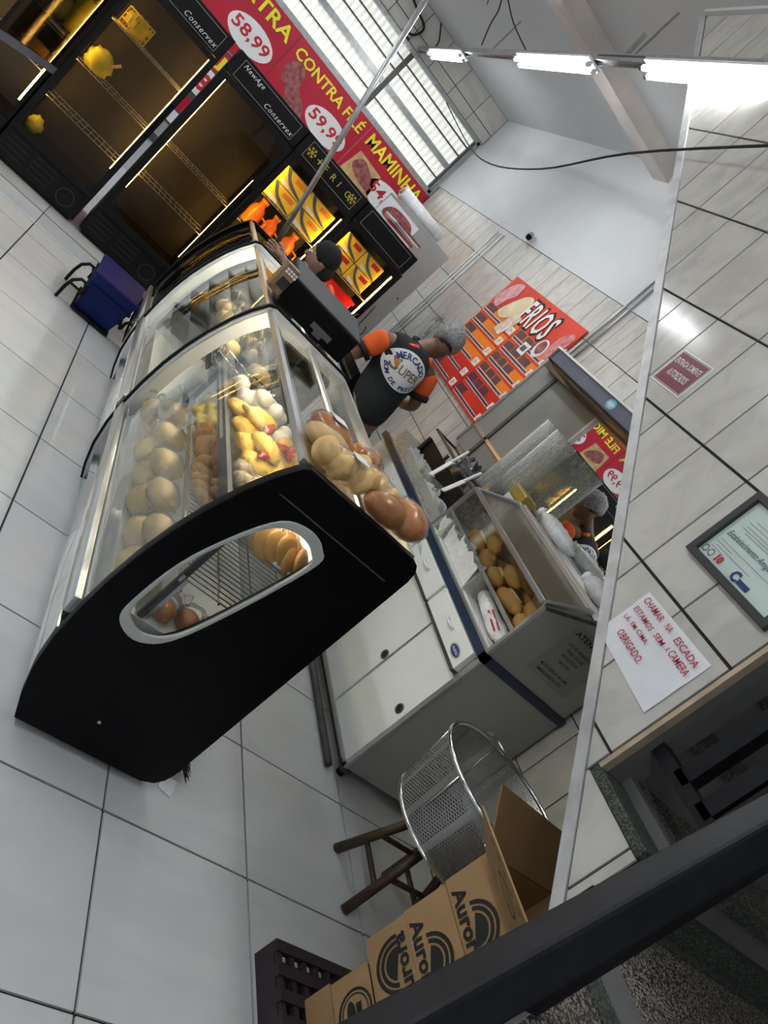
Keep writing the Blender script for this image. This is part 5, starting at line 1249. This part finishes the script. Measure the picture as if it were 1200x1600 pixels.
def carton(label, x0, x1, y0, y1, z0, z1, art, sub=None):
    t = thing('cardboard_box', label, 'box', ((x0+x1)/2,(y0+y1)/2,z0), 'stack of cardboard boxes')
    th = .005
    B().mm(x0,y0,z0,x0+th,y1,z1).mm(x1-th,y0,z0,x1,y1,z1).mm(x0+th,y0,z0,x1-th,y0+th,z1).mm(x0+th,y1-th,z0,x1-th,y1,z1).mm(x0+th,y0+th,z0,x1-th,y1-th,z0+th).build('tray', card, t)
    fc = Face((x0,y1,z0),(0,-1,0),(0,0,1),(-1,0,0))
    if art == 'a': aurora(fc, t, .30)
    if art == 'f': aurora(fc, t, .30, True)
    if art == 's':
        w = .25; fc.polys('seal_ring', arcband(w*.45,.08,.056,.056,.064,.064,0,2*math.pi,24)+arcband(w*.45,.08,.046,.046,.050,.050,0,2*math.pi,24), ink, t, .002); fc.polys('seal_mark', [ell(w*.45,.065,.034,.016), rect(w*.45-.02,.085,w*.45+.02,.105)], ink, t, .002)
    return t
zz = [.101, .205, .352, .510, .672]
carton('lowest cardboard box of the stack, resting on the pallet', 1.885,2.30,.80,1.27,.101,.204,None)
carton('cardboard box with a round black seal, second from the pallet', 1.89,2.30,.79,1.265,.205,.351,'s')
carton('cardboard box with its black sun logo printed upside down', 1.90,2.31,.82,1.33,.352,.509,'f')
carton('cardboard box with upright black lettering under the open box', 1.90,2.31,.80,1.335,.510,.671,'a')
ob = carton('open cardboard box with raised flaps on top of the stack', 1.905,2.26,.90,1.345,.672,.835,'a')
def flap(name, pts, m=card):
    a = [Vector(p) for p in pts]; nrm = (a[1]-a[0]).cross(a[2]-a[0]).normalized()*.005; k = len(a)
    B().add(a+[p+nrm for p in a], [list(range(k))[::-1], list(range(k,2*k))]+[(i,(i+1)%k,k+(i+1)%k,k+i) for i in range(k)]).build(name, m, ob)
flap('flap', [(1.905,1.343,.835),(1.905,.902,.835),(1.725,.95,.965),(1.725,1.343,.955)])
flap('flap', [(1.91,1.343,.835),(2.258,1.343,.835),(2.19,1.45,.972),(1.835,1.455,.985)], card_in)
flap('flap', [(2.257,.91,.835),(2.257,1.34,.835),(2.36,1.30,.965),(2.36,.95,.965)], card_in)
flap('flap', [(1.91,.902,.835),(2.255,.902,.835),(2.22,.80,.94),(1.96,.80,.94)], card_in)
fo = Face((1.905,1.343,.835),(0,-1,0),(-.18,0,.125),(-.125,0,-.18))
fo.polys('flap_print', arcband(.20,.11,.060,.030,.067,.036,0,2*math.pi,20)+[rect(.03+.05*k,.18,.055+.05*k,.188) for k in range(7)], ink, ob, .007)
# ================================================================== PEOPLE
def skin(nodes, edges, root=0, sub=2):
    me = bpy.data.meshes.new('s'); me.from_pydata([n_[0] for n_ in nodes], edges, []); me.update()
    o = bpy.data.objects.new('s', me); COL.objects.link(o)
    o.modifiers.new('skin', 'SKIN'); sl_ = me.skin_vertices[0].data
    for i, n_ in enumerate(nodes):
        r = n_[1]; sl_[i].radius = r if isinstance(r, tuple) else (r, r); sl_[i].use_root = (i == root)
    ss = o.modifiers.new('sub', 'SUBSURF'); ss.levels = sub; ss.render_levels = sub
    dg = bpy.context.evaluated_depsgraph_get(); dg.update()
    m2 = bpy.data.meshes.new_from_object(o.evaluated_get(dg), preserve_all_data_layers=False, depsgraph=dg)
    bpy.data.objects.remove(o); bpy.data.meshes.remove(me)
    for p in m2.polygons: p.use_smooth = True
    return m2
def addmesh(name, me, m, parent):
    off = wloc(parent)
    for v in me.vertices: v.co -= off
    me.materials.clear(); me.materials.append(m)
    return inst(name, me, parent)
def hand_nodes(wr, d, side, curl, nodes, edges, iw, s=1.0):
    """palm + five fingers; wr wrist point, d forward direction, side thumb direction"""
    d = Vector(d).normalized(); sd = Vector(side); sd = (sd-d*sd.dot(d)).normalized(); dn = d.cross(sd).normalized()*curl
    def add(p, r, a): nodes.append((tuple(p), r*s)); edges.append((a, len(nodes)-1)); return len(nodes)-1
    p0 = Vector(wr); palm = add(p0+d*.045*s, .024, iw)
    for k, (o_, L_) in enumerate(((.026,.068),(.009,.078),(-.009,.074),(-.026,.058))):
        a = add(p0+d*.085*s+sd*o_*s, .0095, palm); b_ = add(p0+d*(.085+L_*.5)*s+sd*o_*1.1*s+dn*.012*s, .0085, a); add(p0+d*(.085+L_*.8)*s+sd*o_*1.1*s+dn*.040*s, .0075, b_)
    a = add(p0+d*.035*s+sd*.034*s, .0115, iw); b_ = add(p0+d*.065*s+sd*.052*s+dn*.012*s, .0095, a); add(p0+d*.092*s+sd*.050*s+dn*.026*s, .0085, b_)
# ---- worker in the black and orange polo, back turned
MY = 4.46
mp_ = thing('person', 'person in hairnet and black polo with orange sleeves, back turned at the counter', 'person', (1.95, MY, 0))
sp = dict(pelvis=(1.97,MY,.96), waist=(1.96,MY-.01,1.08), chest=(1.935,MY+.01,1.27), upper=(1.93,MY+.045,1.395), neckb=(1.96,MY+.075,1.475), neck=(2.01,MY+.12,1.53), head=(2.065,MY+.155,1.585))
sl_, sr_ = (1.745,MY+.05,1.375), (2.125,MY+.05,1.425)
el, er = (1.675,MY+.045,1.155), (2.205,MY+.03,1.205)
wl, wr2 = (1.60,MY+.26,1.10), (2.23,MY+.26,1.13)
nodes = [(sp['pelvis'],(.165,.115)),(sp['waist'],(.145,.10)),(sp['chest'],(.16,.105)),(sp['upper'],(.135,.085)),(sp['neckb'],(.062,.062)),(sp['neck'],(.052,.054)),(sp['head'],(.060,.066)),
         (sl_,.060),(el,.042),(wl,.029),(sr_,.060),(er,.042),(wr2,.029),
         ((1.87,MY,.86),.088),((1.86,MY-.01,.50),.058),((1.86,MY+.02,.09),.040),((1.86,MY-.12,.045),.036),((2.07,MY,.86),.088),((2.08,MY-.01,.50),.058),((2.08,MY+.02,.09),.040),((2.08,MY-.12,.045),.036)]
nodes[16] = ((1.86,MY+.15,.045),.034); nodes[20] = ((2.08,MY+.15,.045),.034)
edges = [(0,1),(1,2),(2,3),(3,4),(4,5),(5,6),(3,7),(7,8),(8,9),(3,10),(10,11),(11,12),(0,13),(13,14),(14,15),(15,16),(0,17),(17,18),(18,19),(19,20)]
hand_nodes(wl, (-.1,.8,-.15), (1,0,.2), 1, nodes, edges, 9); hand_nodes(wr2, (.05,.8,-.2), (-1,0,.2), -1, nodes, edges, 12)
addmesh('body', skin(nodes, edges), skin_m, mp_)
# head with a face
HC = Vector((2.085,MY+.17,1.625)); HR = Matrix.Rotation(math.radians(-14),3,'Z') @ Matrix.Rotation(math.radians(-30),3,'X')
hb_ = B(); hb_.blob(HC, (.077,.098,.115), 24, 18, .015, 2, 1, 0, HR)
def HP(x, y, z): return HC + HR @ Vector((x,y,z))
hb_.blob(HP(0,.102,-.012), (.014,.020,.024), 10, 8, 0, 1, 0, 0, HR); hb_.blob(HP(0,.045,-.085), (.045,.045,.035), 12, 8, 0, 1, 0, 0, HR)
for s_ in (-1,1): hb_.blob(HP(s_*.078,-.004,-.010), (.010,.020,.032), 10, 8, 0, 1, 0, 0, HR)
hd_ = hb_.build('head', skin_m, mp_)
for s_ in (-1,1): B().blob(HP(s_*.030,.088,.012), (.013,.008,.008), 10, 8, 0).build('eye', white_t, hd_); B().blob(HP(s_*.030,.0955,.012), (.006,.003,.006), 8, 6, 0).build('pupil', ink, hd_)
B().blob(HP(0,.088,-.052), (.026,.010,.007), 12, 6, 0, 1, 0, 0, HR).build('mouth', mat('lips', (.22,.07,.05), .5), hd_)
hn = B(); hn.blob(HP(0,-.022,.022), (.098,.118,.112), 28, 18, .05, 6, 4, .55, HR); hn.build('hairnet', net_m, mp_)
B().tube([HP(.090*math.cos(a*math.pi/12),-.012+.108*math.sin(a*math.pi/12),.002+.006*math.sin(a*1.7)) for a in range(24)], .006, 6, True).build('hairnet_band', net_m, mp_)
hr_ = B(); hr_.blob(HP(0,-.050,-.030), (.062,.046,.045), 16, 10, .04, 4, 3, 0, HR); hr_.build('hair', hair_m, mp_)
# clothes
sh_n = [(( 1.975,MY,.90),(.190,.135)),(sp['waist'],(.180,.128)),(sp['chest'],(.190,.130)),(sp['upper'],(.150,.100)),(sp['neckb'],(.078,.078)),
        ((1.78,MY+.05,1.385),.080),((2.09,MY+.05,1.425),.080)]
shirt = skin(sh_n, [(0,1),(1,2),(2,3),(3,4),(3,5),(3,6)])
so_ = addmesh('polo_shirt', shirt, shirt_b, mp_)
def sleeve(a, b_, name):
    a = Vector(a); b_ = Vector(b_); e = a.lerp(b_, .66)
    me = skin([(tuple(a+(a-e)*.12),(.078,.074)),(tuple(a.lerp(e,.35)),(.082,.078)),(tuple(a.lerp(e,.7)),(.076,.072)),(tuple(e),(.070,.066))], [(0,1),(1,2),(2,3)])
    s2 = addmesh(name, me, shirt_o, mp_)
    d = (e-a).normalized(); B().cyl(e-d*.012, e+d*.020, .072, .071, 20).build('sleeve_cuff', shirt_b, s2)
sleeve((1.755,MY+.05,1.385), el, 'orange_sleeve'); sleeve((2.115,MY+.05,1.43), er, 'orange_sleeve')
for pts in (((1.82,MY-.015,1.435),(1.87,MY-.02,1.463),(1.91,MY-.01,1.483)), ((2.06,MY-.01,1.465),(2.035,MY-.01,1.475),(2.01,MY-.005,1.490))): B().tube(pts, .016, 8).build('orange_yoke', shirt_o, so_)
cn = Vector(sp['neckb'])+Vector((.004,.008,.022)); B().tube([cn+Vector((.072*math.cos(a*math.pi/10),.070*math.sin(a*math.pi/10),.010*math.sin(a*math.pi/10)-.012*math.cos(a*math.pi/10)*0)) for a in range(20)], .016, 8, True).build('collar', shirt_b, so_)
tr_ = skin([((1.97,MY,.97),(.168,.122)),((1.97,MY,.90),(.172,.125)),((1.87,MY,.80),.105),((1.86,MY-.01,.50),.078),((1.86,MY+.02,.06),.062),((2.07,MY,.80),.105),((2.08,MY-.01,.50),.078),((2.08,MY+.02,.06),.062)], [(0,1),(1,2),(2,3),(3,4),(1,5),(5,6),(6,7)])
addmesh('trousers', tr_, pants_m, mp_)
for x in (1.86,2.08): B().blob((x,MY+.08,.045), (.050,.135,.045), 16, 10, .02, 2, 1, .95).build('shoe', blackp, mp_)
# badge on the back, draped onto the shirt
bpy.context.view_layer.update()
bv = BVHTree.FromPolygons([so_.matrix_world @ v.co for v in so_.data.vertices], [list(p.vertices) for p in so_.data.polygons])
LC = Vector((1.925, MY-.5, 1.335)); LR = Vector((.985,0,-.0)).normalized(); LR = Vector((math.cos(.12),0,math.sin(.12))); LU = Vector((-LR.z,0,LR.x))
def drape(x, y, d):
    o = LC+LR*x+LU*y; h = bv.ray_cast(o, Vector((0,1,0)))
    return (h[0] if h[0] else o+Vector((0,.38,0)))+Vector((0,-d,0))
def dpoly(name, rings, m, d):
    b = B()
    for vs, fs in rings: b.add([drape(x,y,d) for x, y in vs], fs, True)
    return b.build(name, m, so_)
A_, B_2 = .148, .118
vs = [(0,0)]; fs = []; NR, NA = 5, 36
for r in range(1,NR+1): vs += [(A_*r/NR*math.cos(2*math.pi*a/NA), B_2*r/NR*math.sin(2*math.pi*a/NA)) for a in range(NA)]
fs += [(0,1+a,1+(a+1)%NA) for a in range(NA)]
for r in range(NR-1): fs += [(1+r*NA+a,1+(r+1)*NA+a,1+(r+1)*NA+(a+1)%NA,1+r*NA+(a+1)%NA) for a in range(NA)]
dpoly('badge', [(vs, fs)], white_t, .004)
def arctext(s_, rad_x, rad_y, a0, a1, h, m, top=True, bold=.03):
    n_ = len(s_)
    for k, ch_ in enumerate(s_):
        if ch_ == ' ': continue
        a = a0+(a1-a0)*(k+.5)/n_
        cx, cy = rad_x*math.cos(a), rad_y*math.sin(a); rot = a-math.pi/2 if top else a+math.pi/2
        tv, tf, ar = text2d(ch_, bold); w = min(h*ar*1.1, abs(a1-a0)/n_*rad_x*1.0)
        pts = [(cx+(u-.5)*w*math.cos(rot)-(v-.5)*h*math.sin(rot), cy+(u-.5)*w*math.sin(rot)+(v-.5)*h*math.cos(rot)) for u, v in tv]
        dpoly('badge_letter', [(pts, tf)], m, .0065)
arctext('MERCADO', .112, .088, math.radians(150), math.radians(22), .036, navy_t)
arctext('BOM DE PREÇO', .118, .094, math.radians(196), math.radians(336), .026, navy_t, False)
tv, tf, ar = text2d('UPER', .015); dpoly('badge_word', [([(-.045+u*.150, -.030+v*.056) for u, v in tv], tf)], mat('bronze_print', (.22,.16,.10), .5), .0065)
tv, tf, ar = text2d('S', .02); dpoly('badge_initial', [([(-.108+u*.055, -.036+v*.090) for u, v in tv], tf)], mat('bronze_print', (.22,.16,.10), .5), .0065)
dpoly('badge_flame', [([(-.095,.02),(-.085,.035),(-.062,.028),(-.058,-.01),(-.075,.0)], [(0,1,2,3,4)])], orange_t, .0075)
dpoly('badge_rule', [([(-.05,-.040),(.105,-.040),(.105,-.037),(-.05,-.037)], [(0,1,2,3)])], grey_t, .0065)
# pen and meter on the desk in front of him
# small machine he works at
mc = thing('label_printer', 'small black label printer with trailing leads on the far shelf by the worker', 'printer', (1.80,5.1,0))
B().mm(1.70,5.02,1.0,1.86,5.20,1.13).build('case', blackp, mc, .01); B().mm(1.72,5.0,1.03,1.84,5.022,1.06).build('paper_slot', white_pl, mc)
B().mm(1.66,4.98,.96,1.96,5.26,.998).build('shelf', white_lam, mc); B().mm(1.68,5.0,0,1.72,5.2,.96).build('stand_leg', galv, mc); B().mm(1.90,5.0,0,1.94,5.2,.96).build('stand_leg', galv, mc)
cable('cable', 'black lead looping from the label printer up the grey freezer', [(1.80,5.22,1.10),(1.9,5.4,1.16),(2.05,5.9,1.06),(2.22,6.4,1.18),(2.40,6.96,1.30)], .005)
cable('cable', 'second black lead curling behind the worker', [(1.74,5.22,1.05),(1.80,5.4,1.22),(1.92,5.7,1.25),(1.88,5.8,1.15),(1.82,5.65,1.12),(2.22,6.2,1.10),(2.48,6.96,1.12)], .005)
# ---- worker with the black cap behind the cases, in profile
GX, GY = 1.47, 4.95
gp = thing('person', 'person in a black cap and orange-collared polo reaching across the far cases', 'person', (GX, GY, 0))
nodes = [((GX+.03,GY,.86),(.13,.14)),((GX+.03,GY,.97),(.11,.125)),((GX+.01,GY,1.11),(.105,.14)),((GX-.05,GY,1.20),(.08,.12)),((GX-.10,GY,1.25),.052),((GX-.15,GY,1.285),.046),((GX-.19,GY,1.325),.055),
         ((GX-.06,GY-.15,1.19),.050),((GX-.20,GY-.20,1.15),.038),((GX-.42,GY-.14,1.225),.026),((GX-.05,GY+.15,1.185),.050),((GX-.12,GY+.18,1.08),.038),((GX-.08,GY+.08,.98),.027),
         ((GX+.03,GY-.09,.76),.082),((GX+.03,GY-.09,.42),.055),((GX+.03,GY-.09,.08),.038),((GX-.09,GY-.09,.04),.032),((GX+.03,GY+.09,.76),.082),((GX+.03,GY+.09,.42),.055),((GX+.03,GY+.09,.08),.038),((GX-.09,GY+.09,.04),.032)]
edges = [(0,1),(1,2),(2,3),(3,4),(4,5),(5,6),(3,7),(7,8),(8,9),(3,10),(10,11),(11,12),(0,13),(13,14),(14,15),(15,16),(0,17),(17,18),(18,19),(19,20)]
hand_nodes((GX-.42,GY-.14,1.225), (-1,.1,.05), (0,.2,1), 1, nodes, edges, 9, .9); hand_nodes((GX-.08,GY+.08,.98), (0,-.6,-.8), (-1,0,0), 1, nodes, edges, 12, .9)
addmesh('body', skin(nodes, edges), skin_l, gp)
HC = Vector((GX-.225,GY,1.375)); HR = Matrix.Rotation(math.radians(90),3,'Z') @ Matrix.Rotation(math.radians(-12),3,'X')
hb_ = B(); hb_.blob(HC, (.070,.090,.108), 24, 18, .01, 2, 2, 0, HR); hb_.blob(HP(0,.094,-.012), (.012,.018,.020), 10, 8, 0, 1, 0, 0, HR); hb_.blob(HP(0,.045,-.08), (.04,.04,.032), 12, 8, 0, 1, 0, 0, HR)
for s_ in (-1,1): hb_.blob(HP(s_*.070,-.004,-.012), (.009,.018,.028), 10, 8, 0, 1, 0, 0, HR)
hd_ = hb_.build('head', skin_l, gp)
for s_ in (-1,1): B().blob(HP(s_*.028,.081,.012), (.012,.007,.007), 10, 8, 0).build('eye', white_t, hd_); B().blob(HP(s_*.028,.088,.012), (.0055,.003,.0055), 8, 6, 0).build('pupil', ink, hd_)
B().blob(HP(0,.080,-.050), (.022,.009,.006), 12, 6, 0, 1, 0, 0, HR).build('mouth', MATS['lips'], hd_)
cb_ = B(); cb_.blob(HP(0,-.020,.032), (.086,.100,.098), 24, 16, .02, 3, 2, .45, HR); cb_.blob(HP(0,-.055,-.04), (.072,.062,.085), 20, 12, .04, 4, 2, 0, HR); cb_.build('cap_and_hair', capm, gp)
sh_n = [((GX+.03,GY,.86),(.150,.165)),((GX+.03,GY,.97),(.130,.150)),((GX+.01,GY,1.11),(.125,.16)),((GX-.05,GY,1.20),(.095,.13)),((GX-.09,GY,1.245),.062),((GX-.05,GY-.14,1.195),.066),((GX-.04,GY+.14,1.19),.066)]
so2 = addmesh('polo_shirt', skin(sh_n, [(0,1),(1,2),(2,3),(3,4),(3,5),(3,6)]), shirt_b, gp)
me = skin([((GX-.05,GY-.14,1.20),.066),((GX-.09,GY-.17,1.185),.064),((GX-.14,GY-.19,1.168),.058)], [(0,1),(1,2)]); addmesh('sleeve', me, shirt_b, gp)
B().tube([(GX-.105+.062*math.cos(a*math.pi/10),GY+.066*math.sin(a*math.pi/10),1.262+.012*math.cos(a*math.pi/10)) for a in range(20)], .020, 8, True).build('orange_collar', shirt_o, so2)
B().tube([(GX-.04,GY-.14,1.245),(GX-.05,GY-.06,1.275),(GX-.06,GY,1.285)], .034, 8).build('orange_yoke', shirt_o, so2)
tr_ = skin([((GX+.03,GY,.88),(.135,.148)),((GX+.03,GY,.82),(.138,.150)),((GX+.03,GY-.09,.70),.095),((GX+.03,GY-.09,.42),.072),((GX+.03,GY-.09,.06),.058),((GX+.03,GY+.09,.70),.095),((GX+.03,GY+.09,.42),.072),((GX+.03,GY+.09,.06),.058)], [(0,1),(1,2),(2,3),(3,4),(1,5),(5,6),(6,7)])
addmesh('trousers', tr_, pants_m, gp)
for yy in (-.09,.09): B().blob((GX-.03,GY+yy,.042), (.125,.046,.042), 16, 10, .02, 2, 1, .95).build('shoe', blackp, gp)
